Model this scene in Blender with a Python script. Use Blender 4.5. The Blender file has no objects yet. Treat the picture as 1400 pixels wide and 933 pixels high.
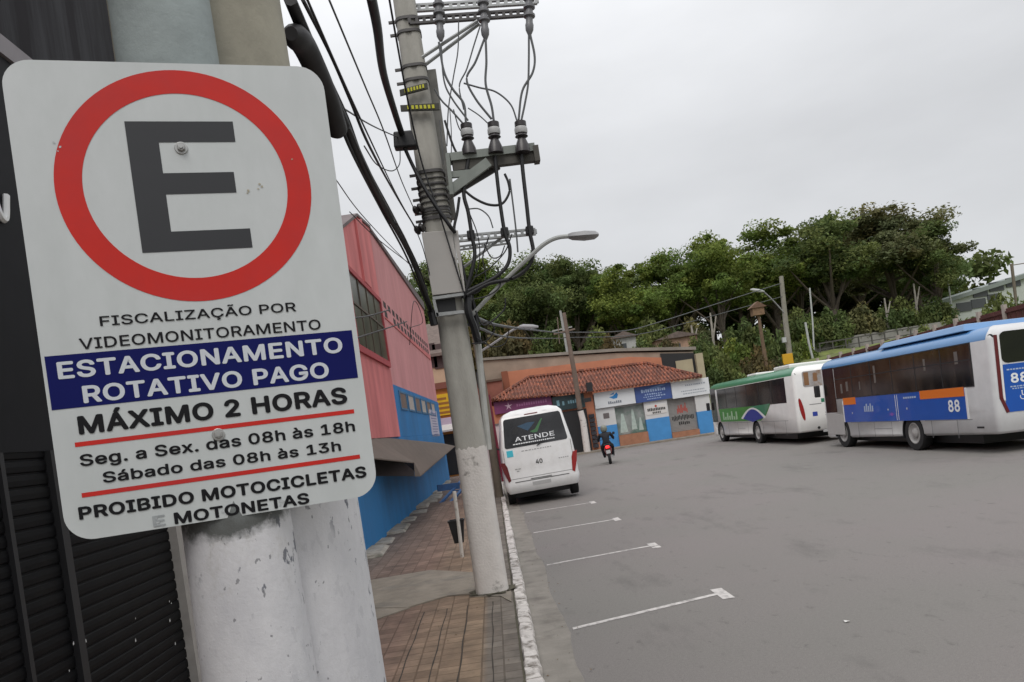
import bpy, math, random
import numpy as np
from mathutils import Vector, Matrix

random.seed(7)
np.random.seed(7)
SC = bpy.context.scene
COL = SC.collection
R = math.radians

# ------------------------------------------------------------------ camera
F_PX, PX, PY, ROLL, EYE = 1050.0, 700.0, 586.0, R(8.5), 2.2
YAW = math.atan(27.7 / 1050)
cam_d = bpy.data.cameras.new('camera')
cam = bpy.data.objects.new('camera', cam_d)
COL.objects.link(cam)
cam_d.sensor_fit = 'HORIZONTAL'
cam_d.sensor_width = 36
cam_d.lens = F_PX / 1400 * 36
cam_d.shift_y = (PY - 466.5) / 1400
cam_d.clip_start = 0.05
cam_d.clip_end = 2000
_right = Vector((math.cos(YAW), -math.sin(YAW), 0))
_fwd = Vector((math.sin(YAW), math.cos(YAW), 0))
_up = Vector((0, 0, 1))
_cr = _right * math.cos(ROLL) - _up * math.sin(ROLL)
_cu = _right * math.sin(ROLL) + _up * math.cos(ROLL)
M = Matrix((_cr, _cu, -_fwd)).transposed().to_4x4()
M.translation = Vector((0, 0, EYE))
cam.matrix_world = M
SC.camera = cam

# ------------------------------------------------------------------ world: overcast sky
SUN_EL, SUN_ROT = R(52), R(195)
w = bpy.data.worlds.new('World')
SC.world = w
w.use_nodes = True
nt = w.node_tree
nt.nodes.clear()
out = nt.nodes.new('ShaderNodeOutputWorld')
sky = nt.nodes.new('ShaderNodeTexSky')
sky.sky_type = 'NISHITA'
sky.sun_disc = False
sky.sun_elevation = SUN_EL
sky.sun_rotation = SUN_ROT
bg1 = nt.nodes.new('ShaderNodeBackground')
bg1.inputs[1].default_value = 0.1
nt.links.new(sky.outputs[0], bg1.inputs[0])
tc = nt.nodes.new('ShaderNodeTexCoord')
sep = nt.nodes.new('ShaderNodeSeparateXYZ')
nt.links.new(tc.outputs['Generated'], sep.inputs[0])
rp = nt.nodes.new('ShaderNodeValToRGB')
rp.color_ramp.elements[0].position = 0.0
rp.color_ramp.elements[0].color = (0.665, 0.675, 0.69, 1)
rp.color_ramp.elements[1].position = 1.0
rp.color_ramp.elements[1].color = (1.52, 1.54, 1.58, 1)
e = rp.color_ramp.elements.new(0.3); e.color = (0.755, 0.765, 0.785, 1)
nt.links.new(sep.outputs[2], rp.inputs[0])
mp = nt.nodes.new('ShaderNodeMapping')
mp.inputs['Scale'].default_value = (1, 1, 2.6)
nt.links.new(tc.outputs['Generated'], mp.inputs[0])
nz = nt.nodes.new('ShaderNodeTexNoise')
nz.inputs['Scale'].default_value = 2.1
nz.inputs['Detail'].default_value = 6
nz.inputs['Roughness'].default_value = 0.5
nt.links.new(mp.outputs[0], nz.inputs[0])
mr = nt.nodes.new('ShaderNodeMapRange')
mr.inputs[1].default_value = 0.3; mr.inputs[2].default_value = 0.7
mr.inputs[3].default_value = 0.87; mr.inputs[4].default_value = 1.10
nt.links.new(nz.outputs[0], mr.inputs[0])
mul = nt.nodes.new('ShaderNodeVectorMath'); mul.operation = 'SCALE'
nt.links.new(rp.outputs[0], mul.inputs[0])
nt.links.new(mr.outputs[0], mul.inputs['Scale'])
bg2 = nt.nodes.new('ShaderNodeBackground')
nt.links.new(mul.outputs[0], bg2.inputs[0])
mx = nt.nodes.new('ShaderNodeMixShader')
mx.inputs[0].default_value = 0.95
nt.links.new(bg1.outputs[0], mx.inputs[1])
nt.links.new(bg2.outputs[0], mx.inputs[2])
nt.links.new(mx.outputs[0], out.inputs[0])

sd = bpy.data.lights.new('sun', 'SUN')
sd.energy = 1.2
sd.angle = R(30)
sd.color = (1, 0.96, 0.9)
sun = bpy.data.objects.new('sun', sd)
COL.objects.link(sun)
_sdir = Vector((math.sin(SUN_ROT) * math.cos(SUN_EL), math.cos(SUN_ROT) * math.cos(SUN_EL), math.sin(SUN_EL)))
sun.rotation_euler = _sdir.to_track_quat('Z', 'Y').to_euler()
sun.location = (0, 0, 60)

SC.view_settings.view_transform = 'Standard'
SC.view_settings.look = 'None'
SC.view_settings.exposure = 0.0
SC.view_settings.gamma = 1.0

# ------------------------------------------------------------------ helpers
def ray(px, py):
    a = (px - PX) / F_PX; b = -(py - PY) / F_PX
    X = a * math.cos(ROLL) + b * math.sin(ROLL); Z = -a * math.sin(ROLL) + b * math.cos(ROLL)
    c, s = math.cos(YAW), math.sin(YAW)
    return X * c + s, -X * s + c, Z
def at(px, py, y):
    "the point at depth y that the photo shows at px, py"
    d = ray(px, py); t = y / d[1]
    return Vector((d[0] * t, y, EYE + d[2] * t))
def onx(px, py, x):
    d = ray(px, py); t = x / d[0]
    return Vector((x, d[1] * t, EYE + d[2] * t))
def gnd(px, py, z=0.0):
    d = ray(px, py); t = (z - EYE) / d[2]
    return Vector((d[0] * t, d[1] * t, z))
def V(*a): return Vector(a)

MATS = {}
def lin(c):
    return tuple((x / 255 / 12.92) if x / 255 <= 0.04045 else ((x / 255 + 0.055) / 1.055) ** 2.4 for x in c)
def mat(name, col, rough=0.7, vary=0.0, scale=3.0, metal=0.0, bump=0.0, bscale=40.0, spec=0.5, col2=None, thr=None, stretch=None, tint=False, coat=0.0):
    """procedural Principled material: base colour varied by noise, optional second colour in noisy patches, bump"""
    if name in MATS: return MATS[name]
    m = bpy.data.materials.new(name); m.use_nodes = True
    t = m.node_tree; n = t.nodes; b = n['Principled BSDF']
    b.inputs['Roughness'].default_value = rough
    b.inputs['Metallic'].default_value = metal
    b.inputs['Specular IOR Level'].default_value = spec
    b.inputs['Coat Weight'].default_value = coat
    col = tuple(col) + (1,)
    b.inputs['Base Color'].default_value = col
    m.diffuse_color = col
    co = n.new('ShaderNodeTexCoord').outputs['Object']
    if stretch:
        mpn = n.new('ShaderNodeMapping'); mpn.inputs['Scale'].default_value = stretch
        t.links.new(co, mpn.inputs[0]); co = mpn.outputs[0]
    cur = None
    if col2 is not None:
        nz = n.new('ShaderNodeTexNoise'); nz.inputs['Scale'].default_value = scale; nz.inputs['Detail'].default_value = 8; nz.inputs['Roughness'].default_value = 0.65
        t.links.new(co, nz.inputs['Vector'])
        r = n.new('ShaderNodeMapRange')
        lo, hi = thr or (0.45, 0.62)
        r.inputs[1].default_value = lo; r.inputs[2].default_value = hi
        t.links.new(nz.outputs[0], r.inputs[0])
        mxn = n.new('ShaderNodeMix'); mxn.data_type = 'RGBA'
        mxn.inputs[6].default_value = col; mxn.inputs[7].default_value = tuple(col2) + (1,)
        t.links.new(r.outputs[0], mxn.inputs[0]); cur = mxn.outputs[2]
    if vary > 0:
        nz = n.new('ShaderNodeTexNoise'); nz.inputs['Scale'].default_value = scale * 1.7; nz.inputs['Detail'].default_value = 6; nz.inputs['Roughness'].default_value = 0.6
        t.links.new(co, nz.inputs['Vector'])
        r = n.new('ShaderNodeMapRange'); r.inputs[1].default_value = 0.25; r.inputs[2].default_value = 0.75
        r.inputs[3].default_value = 1 - vary; r.inputs[4].default_value = 1 + vary
        t.links.new(nz.outputs[0], r.inputs[0])
        sc = n.new('ShaderNodeVectorMath'); sc.operation = 'SCALE'
        if cur is not None: t.links.new(cur, sc.inputs[0])
        else: sc.inputs[0].default_value = col[:3]
        t.links.new(r.outputs[0], sc.inputs['Scale']); cur = sc.outputs[0]
    if tint:
        at_ = n.new('ShaderNodeAttribute'); at_.attribute_name = 'tint'
        ml = n.new('ShaderNodeVectorMath'); ml.operation = 'MULTIPLY'
        if cur is not None: t.links.new(cur, ml.inputs[0])
        else: ml.inputs[0].default_value = col[:3]
        t.links.new(at_.outputs['Vector'], ml.inputs[1]); cur = ml.outputs[0]
    if cur is not None: t.links.new(cur, b.inputs['Base Color'])
    if tint:
        tr = n.new('ShaderNodeBsdfTranslucent'); ms = n.new('ShaderNodeMixShader'); ms.inputs[0].default_value = 0.35
        t.links.new(cur, tr.inputs[0]); t.links.new(b.outputs[0], ms.inputs[1]); t.links.new(tr.outputs[0], ms.inputs[2]); t.links.new(ms.outputs[0], n['Material Output'].inputs[0])
    if bump > 0:
        nz = n.new('ShaderNodeTexNoise'); nz.inputs['Scale'].default_value = bscale; nz.inputs['Detail'].default_value = 6
        t.links.new(co, nz.inputs['Vector'])
        bp = n.new('ShaderNodeBump'); bp.inputs['Strength'].default_value = bump; bp.inputs['Distance'].default_value = 0.02
        t.links.new(nz.outputs[0], bp.inputs['Height']); t.links.new(bp.outputs[0], b.inputs['Normal'])
    MATS[name] = m
    return m
def emis(name, col, strength):
    m = mat(name, col, 0.4)
    b = m.node_tree.nodes['Principled BSDF']
    b.inputs['Emission Color'].default_value = tuple(col) + (1,)
    b.inputs['Emission Strength'].default_value = strength
    return m

ORG = {}
def tag(o, label=None, cat=None, group=None, kind=None):
    if label: o['label'] = label
    if cat: o['category'] = cat
    if group: o['group'] = group
    if kind: o['kind'] = kind
    return o
def thing(name, label, cat, loc=(0, 0, 0), rot=(0, 0, 0), group=None, local=False):
    o = bpy.data.objects.new(name, None); COL.objects.link(o)
    o.location = loc; o.rotation_euler = rot; o.empty_display_size = 0.2
    tag(o, label, cat, group)
    ORG[o.name] = Vector((0, 0, 0)) if local else Vector(loc)
    return o

class MB:
    def __init__(s): s.v = []; s.f = []; s.m = []; s.cv = []; s.cf = []
    def add(s, vs, fs, mi=0):
        k = len(s.v); s.cv.append(k); s.cf.append(len(s.f)); s.v.extend([tuple(v) for v in vs]); s.f.extend([tuple(i + k for i in f) for f in fs]); s.m.extend([mi] * len(fs)); return s
    def quad(s, a, b, c, d, mi=0): return s.add([a, b, c, d], [(0, 1, 2, 3)], mi)
    def hexa(s, p, mi=0):
        "p: 4 bottom then 4 top corners, both in the same turning order"
        return s.add(p, [(3, 2, 1, 0), (4, 5, 6, 7), (0, 1, 5, 4), (1, 2, 6, 5), (2, 3, 7, 6), (3, 0, 4, 7)], mi)
    def box(s, x0, x1, y0, y1, z0, z1, mi=0):
        return s.hexa([(x0, y0, z0), (x1, y0, z0), (x1, y1, z0), (x0, y1, z0), (x0, y0, z1), (x1, y0, z1), (x1, y1, z1), (x0, y1, z1)], mi)
    def cbox(s, c, sx, sy, sz, mi=0): return s.box(c[0] - sx / 2, c[0] + sx / 2, c[1] - sy / 2, c[1] + sy / 2, c[2] - sz / 2, c[2] + sz / 2, mi)
    def bar(s, p, q, w, h, up=(0, 0, 1), mi=0):
        p, q = Vector(p), Vector(q); d = (q - p).normalized(); a = d.cross(Vector(up)).normalized(); u = a.cross(d).normalized()
        a = a * w / 2; u = u * h / 2
        return s.hexa([p - a - u, p + a - u, q + a - u, q - a - u, p - a + u, p + a + u, q + a + u, q - a + u], mi)
    def prism(s, poly, vec, mi=0):
        poly = [Vector(p) for p in poly]; vec = Vector(vec); n = len(poly)
        vs = poly + [p + vec for p in poly]
        return s.add(vs, [tuple(range(n))[::-1], tuple(range(n, 2 * n))] + [(i, (i + 1) % n, n + (i + 1) % n, n + i) for i in range(n)], mi)
    def tube(s, pts, r, n=6, mi=0, caps=True):
        pts = [Vector(p) for p in pts]; N = len(pts); rs = r if isinstance(r, (list, tuple)) else [r] * N
        vs = []; ref = None
        for i, p in enumerate(pts):
            d = (pts[min(i + 1, N - 1)] - pts[max(i - 1, 0)]).normalized()
            if ref is None or abs(d.dot(ref)) > 0.98: ref = Vector((0, 0, 1)) if abs(d.z) < 0.9 else Vector((1, 0, 0))
            a = d.cross(ref).normalized(); b = d.cross(a).normalized(); ref = a.cross(d) if False else ref
            for k in range(n):
                an = 2 * math.pi * k / n
                vs.append(p + a * (math.cos(an) * rs[i]) + b * (math.sin(an) * rs[i]))
        fs = [(i * n + k, i * n + (k + 1) % n, (i + 1) * n + (k + 1) % n, (i + 1) * n + k) for i in range(N - 1) for k in range(n)]
        if caps: fs += [tuple(range(n))[::-1], tuple(range((N - 1) * n, N * n))]
        return s.add(vs, fs, mi)
    def lathe(s, base, prof, axis=(0, 0, 1), n=16, mi=0, caps=True):
        base = Vector(base); ax = Vector(axis).normalized()
        ref = Vector((1, 0, 0)) if abs(ax.x) < 0.9 else Vector((0, 1, 0))
        a = ax.cross(ref).normalized(); b = ax.cross(a)
        vs = []
        for r, h in prof:
            for k in range(n):
                an = 2 * math.pi * k / n
                vs.append(base + ax * h + (a * math.cos(an) + b * math.sin(an)) * r)
        N = len(prof)
        fs = [(i * n + k, i * n + (k + 1) % n, (i + 1) * n + (k + 1) % n, (i + 1) * n + k) for i in range(N - 1) for k in range(n)]
        if caps: fs += [tuple(range(n))[::-1], tuple(range((N - 1) * n, N * n))]
        return s.add(vs, fs, mi)
    def loft(s, rings, mi=0, caps=True):
        n = len(rings[0]); N = len(rings); vs = [p for r in rings for p in r]
        fs = [(i * n + k, i * n + (k + 1) % n, (i + 1) * n + (k + 1) % n, (i + 1) * n + k) for i in range(N - 1) for k in range(n)]
        if caps: fs += [tuple(range(n))[::-1], tuple(range((N - 1) * n, N * n))]
        return s.add(vs, fs, mi)
    def text(s, txt, o, ux, uz, width, cap, mi=0, bold=0.0, nrm=None, depth=0.0):
        "writes txt from bottom-left o along ux, up uz, fitted to a width and a cap height"
        vs, fs = glyphs(txt, bold)
        o, ux, uz = Vector(o), Vector(ux).normalized(), Vector(uz).normalized(); nn = ux.cross(uz)
        wmax = max(v[0] for v in vs)
        sx = width / wmax if width else cap
        return s.add([o + ux * (v[0] * sx) + uz * (v[1] * cap) + nn * (v[2] * 0.00006) for v in vs], fs, mi)
    def split(s, name, mats, parent=None, **kw):
        "each piece that was added becomes a part of its own"
        r = []
        for k0, k1, f0, f1 in zip(s.cv, s.cv[1:] + [len(s.v)], s.cf, s.cf[1:] + [len(s.f)]):
            q = MB(); q.v = s.v[k0:k1]; q.f = [tuple(i - k0 for i in f) for f in s.f[f0:f1]]; q.m = s.m[f0:f1]
            r.append(q.build(name, mats, parent, **kw))
        return r
    def build(s, name, mats, parent=None, smooth=False, bevel=0.0, at=None, seg=2, ang=40):
        if not isinstance(mats, (list, tuple)): mats = [mats]
        me = bpy.data.meshes.new(name)
        og = ORG.get(parent.name, Vector((0, 0, 0))) if parent else (Vector(at) if at is not None else Vector((0, 0, 0)))
        me.from_pydata([(v[0] - og[0], v[1] - og[1], v[2] - og[2]) for v in s.v], [], s.f)
        for m_ in mats: me.materials.append(m_)
        if len(mats) > 1: me.polygons.foreach_set('material_index', s.m)
        o = bpy.data.objects.new(name, me); COL.objects.link(o)
        if parent: o.parent = parent; ORG[o.name] = og
        elif at is not None: o.location = og
        if smooth:
            me.polygons.foreach_set('use_smooth', [True] * len(me.polygons))
            me.set_sharp_from_angle(angle=R(ang))
        if bevel > 0:
            b = o.modifiers.new('bevel', 'BEVEL'); b.width = bevel; b.segments = seg; b.limit_method = 'ANGLE'; b.angle_limit = R(35)
        me.update()
        return o

# letter outlines (advance, contours as x, y pairs; a capital is 515 units tall), so that the lettering needs no font file
FONT = {'.':(188,[[95,-4,78,-1,63,9,53,24,50,41,53,59,63,73,78,83,95,87,113,83,128,73,138,59,141,41,138,24,128,9,113,-1]]),'0':(453,[[227,-7,174,1,130,24,95,62,69,113,53,178,48,254,53,330,69,395,95,447,130,484,174,508,227,516,279,508,323,484,358,447,384,395,400,330,405,254,400,178,384,113,359,62,323,24,279,1],[227,50,261,56,290,74,313,103,330,144,340,194,344,254,340,314,330,365,313,405,290,435,261,453,227,460,192,453,163,435,140,405,123,365,113,314,109,254,113,194,123,144,140,103,163,74,192,56]]),'1':(453,[[76,0,76,55,391,55,391,0],[276,509,276,0,212,0,212,448,209,448,86,358,86,427,198,509]]),'2':(453,[[64,0,64,47,234,229,282,282,311,327,320,371,317,397,308,419,293,436,273,449,224,460,196,457,172,447,153,433,139,413,130,390,127,362,66,362,71,405,86,442,111,473,143,496,182,511,225,516,268,511,306,497,337,474,361,445,376,411,381,372,371,318,336,259,267,180,153,60,153,57,389,57,389,0]]),'3':(453,[[218,-7,173,-3,133,10,98,30,70,57,52,91,44,132,109,132,115,107,126,87,144,71,165,59,219,50,275,61,297,74,315,93,325,116,329,145,326,172,316,196,299,217,275,234,242,244,201,248,157,248,157,299,288,448,288,452,70,452,70,509,372,509,372,461,211,278,211,289,264,288,308,276,344,253,371,222,387,186,393,145,387,103,370,66,344,36,309,12,266,-2]]),'4':(453,[[40,105,40,158,247,509,311,509,109,166,109,163,413,163,413,105],[282,0,282,121,282,146,282,318,343,318,343,0]]),'8':(453,[[226,-7,178,-2,136,11,101,33,74,62,57,96,52,135,55,166,65,195,81,220,101,241,125,256,153,265,153,267,119,282,93,308,76,342,70,380,75,417,90,450,114,477,146,498,184,511,226,516,269,511,306,498,337,477,361,450,377,417,382,380,376,342,359,308,333,282,300,267,300,265,327,256,351,241,372,220,387,195,397,166,401,135,395,96,378,62,352,33,317,11,275,-2],[226,49,258,52,285,60,307,74,323,91,333,113,337,139,333,165,322,189,305,208,283,223,256,232,226,235,196,232,169,223,147,208,130,189,119,165,115,139,119,113,129,91,145,74,167,60,195,52],[226,290,274,300,293,313,307,330,316,351,319,376,316,399,308,420,294,437,275,449,226,460,177,449,159,437,145,420,136,399,133,376,136,351,145,330,159,313,178,300]]),'A':(480,[[16,0,201,509,276,509,463,0,395,0,287,302,264,372,232,478,245,478,213,371,191,302,85,0],[110,142,110,199,370,199,370,142]]),'B':(456,[[60,0,60,509,241,509,289,504,329,491,359,469,381,442,394,410,398,374,395,344,387,320,356,286,315,267,315,262,339,257,363,245,385,227,402,203,414,173,418,136,413,100,400,67,377,39,344,18,301,4,247,0],[125,57,245,57,296,63,330,80,349,105,355,137,352,161,342,184,327,203,306,218,279,228,248,231,125,231],[125,285,238,285,288,296,308,309,323,326,333,348,336,372,330,403,313,429,283,446,240,452,125,452]]),'C':(510,[[267,-7,205,1,150,25,104,63,70,115,48,179,40,254,48,329,70,393,104,445,150,484,205,508,267,516,340,504,373,490,402,471,427,447,448,418,463,385,473,348,408,348,389,395,357,428,315,449,267,456,223,450,184,432,150,403,125,364,109,314,103,254,109,194,125,145,151,105,184,76,223,59,267,53,315,60,357,81,389,114,408,160,473,160,463,124,448,91,428,62,402,38,373,19,341,5,305,-4]]),'D':(515,[[219,0,125,0,125,57,215,57,272,63,318,81,354,110,379,149,394,198,399,255,394,312,379,361,354,399,320,428,275,446,221,452,125,452,125,509,225,509,294,501,353,478,399,441,433,391,455,329,462,255,455,181,433,119,398,68,351,31,291,8],[125,509,125,0,60,0,60,509]]),'E':(419,[[60,0,60,509,372,509,372,452,125,452,125,286,355,286,355,229,125,229,125,57,375,57,375,0]]),'F':(410,[[60,0,60,509,369,509,369,452,125,452,125,278,346,278,346,221,125,221,125,0]]),'G':(520,[[269,-7,205,1,149,25,104,64,69,116,47,179,40,254,47,329,69,393,103,445,149,484,203,508,265,516,304,513,340,504,374,489,403,469,429,445,449,416,465,384,474,349,408,349,387,393,356,427,315,448,265,456,222,450,183,432,150,404,125,364,109,314,103,254,109,194,125,145,151,105,184,76,224,59,269,53,309,57,345,71,374,93,396,123,410,160,415,202,434,199,283,199,283,256,478,256,478,200,471,141,451,91,419,50,377,19,326,0]]),'H':(517,[[60,0,60,509,125,509,125,289,392,289,392,509,457,509,457,0,392,0,392,232,125,232,125,0]]),'I':(300,[[31,0,31,57,118,57,118,452,31,452,31,509,269,509,269,452,183,452,183,57,269,57,269,0]]),'L':(393,[[60,0,60,509,125,509,125,57,361,57,361,0]]),'M':(628,[[60,0,60,509,152,509,277,187,287,159,299,123,311,84,322,49,307,49,318,83,330,121,342,158,352,187,476,509,568,509,568,0,504,0,504,291,504,327,505,369,506,413,507,457,513,457,498,409,482,363,467,322,456,291,342,0,286,0,170,291,159,321,145,361,129,408,112,457,119,457,120,416,121,372,122,328,122,291,122,0]]),'N':(523,[[60,0,60,509,136,509,343,183,363,151,388,107,414,55,405,54,401,108,399,157,399,195,399,509,463,509,463,0,387,0,202,290,177,331,148,381,108,452,119,454,122,384,124,328,125,291,125,0]]),'O':(533,[[267,-7,205,1,150,25,105,63,70,115,48,179,40,254,48,329,70,393,105,445,150,484,205,508,267,516,329,508,384,484,429,445,464,393,486,329,493,254,486,179,464,115,429,63,384,25,329,1],[267,53,310,59,349,76,383,105,408,144,425,194,430,254,425,314,408,365,383,404,349,433,310,450,267,456,223,450,184,433,151,404,125,364,109,314,103,254,109,194,125,144,151,105,184,76,223,59]]),'P':(445,[[60,0,60,509,235,509,289,503,332,487,366,462,390,430,404,391,409,348,404,304,390,265,366,233,332,207,289,191,235,186,126,186,126,242,233,242,269,246,297,256,318,272,333,294,342,319,344,348,342,376,333,402,318,423,297,439,268,449,232,452,125,452,125,0]]),'R':(449,[[60,0,60,509,236,509,290,504,333,489,367,465,390,433,405,395,409,352,405,309,390,271,367,240,333,217,289,203,236,198,126,198,126,255,234,255,269,258,298,267,319,281,334,300,342,324,345,352,342,380,334,405,319,425,298,440,269,449,233,452,125,452,125,0],[353,0,247,198,320,198,428,0]]),'S':(447,[[224,-9,172,-4,128,9,91,31,64,60,46,96,38,137,104,137,110,110,123,88,142,71,166,59,224,49,257,52,286,60,311,74,329,92,341,114,346,139,342,161,332,179,296,205,245,222,184,239,128,260,86,289,60,326,52,372,58,413,75,448,102,476,138,498,180,511,227,516,275,511,316,498,351,476,377,449,394,415,401,378,337,378,326,412,302,437,267,453,225,459,194,456,167,448,145,435,129,418,118,398,115,376,119,352,131,334,169,308,212,293,264,279,312,264,359,238,395,198,405,171,408,139,403,99,386,64,360,34,323,11,278,-4]]),'T':(449,[[32,452,32,509,417,509,417,452,257,452,257,0,193,0,193,452]]),'V':(480,[[204,0,16,509,84,509,192,206,215,137,248,31,235,31,267,138,290,206,395,509,463,509,278,0]]),'X':(474,[[18,0,217,284,217,236,29,509,104,509,178,400,204,361,223,329,243,292,232,292,252,329,272,361,298,400,374,509,446,509,259,239,259,287,456,0,382,0,292,129,268,165,250,195,230,231,244,231,225,196,206,166,182,129,91,0]]),'Z':(438,[[42,0,42,46,273,385,306,431,341,476,348,454,285,452,223,452,40,452,40,509,397,509,397,462,169,129,134,81,97,33,90,54,152,57,214,57,399,57,399,0]]),'a':(389,[[160,-9,126,-5,94,5,68,22,48,45,35,73,30,108,34,138,43,161,58,179,78,193,125,211,178,220,234,227,265,235,273,243,276,255,276,257,267,297,240,322,196,331,149,322,118,301,100,274,41,291,57,322,79,346,104,364,133,375,194,384,239,379,286,360,306,343,322,320,333,290,337,251,337,0,277,0,277,52,272,52,252,25,215,1],[170,45,202,49,228,59,248,74,263,93,272,115,276,138,276,190,259,182,231,176,200,171,175,168,134,159,103,139,95,124,92,105,102,72,130,52]]),'b':(424,[[229,-8,198,-5,172,4,138,31,118,59,112,59,112,0,53,0,53,509,114,509,114,319,118,319,137,346,171,373,197,381,229,384,274,378,313,361,345,332,370,293,385,245,390,189,385,133,370,84,346,45,313,16,274,-2],[220,47,253,51,279,66,301,88,316,117,325,151,328,189,325,227,316,261,301,290,280,311,253,325,220,330,188,325,161,312,140,291,125,263,116,229,113,189,116,150,125,115,140,86,162,65,188,51]]),'d':(424,[[195,-8,151,-2,111,16,79,45,55,84,39,133,34,189,39,245,55,293,79,332,112,361,151,378,196,384,228,381,253,373,287,346,306,319,311,319,311,509,372,509,372,0,313,0,313,59,307,59,287,31,252,4,227,-5],[205,47,236,51,263,65,284,86,299,115,309,150,312,189,309,229,300,263,284,291,263,312,237,325,205,330,172,325,145,311,124,290,108,261,99,227,96,189,99,151,109,117,124,88,145,66,172,51]]),'e':(404,[[212,-8,161,-2,117,16,82,46,56,85,40,132,34,187,39,242,55,290,81,329,115,359,157,378,205,384,266,374,294,361,319,341,341,315,357,282,368,242,371,194,371,169,75,169,75,221,338,221,310,202,307,237,298,269,283,294,263,314,237,326,205,330,173,326,146,313,125,294,109,270,99,241,96,211,96,178,100,139,110,106,128,80,151,61,179,50,212,46,254,53,285,73,306,105,365,91,353,63,335,39,311,19,283,4,249,-5]]),'g':(425,[[207,-151,168,-148,134,-140,82,-110,51,-69,101,-41,122,-66,154,-88,207,-97,249,-92,282,-75,304,-47,311,-6,311,68,306,68,287,41,252,16,227,8,195,5,152,10,113,27,80,53,55,90,39,136,34,191,39,246,55,293,80,332,112,361,152,378,196,384,228,382,253,373,288,346,308,319,313,319,313,379,372,379,372,-9,367,-54,350,-90,324,-117,291,-136,251,-147],[205,59,237,63,264,75,285,95,300,121,309,154,312,193,309,231,300,264,285,291,264,312,237,325,205,330,172,325,145,312,124,290,109,262,99,229,96,193,99,155,109,123,124,96,145,76,172,63]]),'h':(410,[[114,227,114,0,53,0,53,509,114,509,114,287,102,287,124,332,152,362,187,379,227,384,264,380,295,369,321,349,341,321,353,285,357,240,357,0,296,0,296,235,290,275,273,304,246,323,210,329,184,326,161,317,141,303,126,283,117,257]]),'o':(415,[[207,-8,159,-2,117,16,82,46,56,85,40,133,34,187,40,243,56,291,82,330,117,360,159,378,207,384,256,378,299,360,333,330,359,291,376,243,381,187,376,133,359,85,333,46,299,16,256,-2],[207,46,242,51,270,66,292,89,307,117,316,151,319,187,316,224,307,258,292,287,270,310,242,325,207,330,173,325,145,310,124,287,108,258,99,224,96,187,99,151,108,117,124,89,145,66,173,51]]),'s':(365,[[182,-8,145,-5,112,3,84,18,62,38,45,63,36,94,94,107,105,79,124,60,150,49,181,45,217,50,244,62,262,81,268,103,265,121,254,136,237,147,212,155,149,170,104,186,72,208,53,237,47,274,51,305,65,332,87,354,115,370,149,381,187,384,223,381,254,372,279,358,299,339,324,290,268,277,258,298,243,316,219,328,187,333,156,329,131,317,114,299,109,277,112,258,124,243,172,223,229,209,275,194,306,171,325,142,331,107,326,75,312,47,290,24,260,6,223,-5]]),'x':(379,[[21,0,171,218,171,171,29,379,100,379,147,306,179,253,207,206,175,206,202,253,233,306,282,379,352,379,209,169,209,214,358,0,287,0,231,85,200,136,173,182,205,182,178,136,148,85,91,0]]),'Á':(480,[[16,0,201,509,276,509,463,0,395,0,287,302,264,372,232,478,245,478,213,371,191,302,85,0],[110,142,110,199,370,199,370,142],[213,558,260,659,329,659,263,558]]),'Ã':(480,[[16,0,201,509,276,509,463,0,395,0,287,302,264,372,232,478,245,478,213,371,191,302,85,0],[110,142,110,199,370,199,370,142],[284,576,260,580,237,590,217,600,201,604,188,595,183,577,141,577,145,605,155,628,172,643,196,648,220,643,241,633,260,623,278,619,291,625,297,646,339,646,334,618,324,595,307,580]]),'Ç':(510,[[267,-7,205,1,150,25,104,63,70,115,48,179,40,254,48,329,70,393,104,445,150,484,205,508,267,516,340,504,373,490,402,471,427,447,448,418,463,385,473,348,408,348,389,395,357,428,315,449,267,456,223,450,184,432,150,403,125,364,109,314,103,254,109,194,125,145,151,105,184,76,223,59,267,53,315,60,357,81,389,114,408,160,473,160,463,124,448,91,428,62,402,38,373,19,341,5,305,-4],[228,-146,228,-110,268,-110,294,-105,302,-88,294,-71,268,-66,240,-66,251,13,283,13,283,-3,283,-33,312,-37,332,-47,344,-64,348,-88,343,-114,328,-132,304,-143,269,-146]]),'à':(389,[[160,-9,126,-5,94,5,68,22,48,45,35,73,30,108,34,138,43,161,58,179,78,193,125,211,178,220,234,227,265,235,273,243,276,255,276,257,267,297,240,322,196,331,149,322,118,301,100,274,41,291,57,322,79,346,104,364,133,375,194,384,239,379,286,360,306,343,322,320,333,290,337,251,337,0,277,0,277,52,272,52,252,25,215,1],[170,45,202,49,228,59,248,74,263,93,272,115,276,138,276,190,259,182,231,176,200,171,175,168,134,159,103,139,95,124,92,105,102,72,130,52],[165,429,99,529,168,529,215,429]]),'á':(389,[[160,-9,126,-5,94,5,68,22,48,45,35,73,30,108,34,138,43,161,58,179,78,193,125,211,178,220,234,227,265,235,273,243,276,255,276,257,267,297,240,322,196,331,149,322,118,301,100,274,41,291,57,322,79,346,104,364,133,375,194,384,239,379,286,360,306,343,322,320,333,290,337,251,337,0,277,0,277,52,272,52,252,25,215,1],[170,45,202,49,228,59,248,74,263,93,272,115,276,138,276,190,259,182,231,176,200,171,175,168,134,159,103,139,95,124,92,105,102,72,130,52],[162,429,210,529,278,529,212,429]])}
_GC = {}
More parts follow.
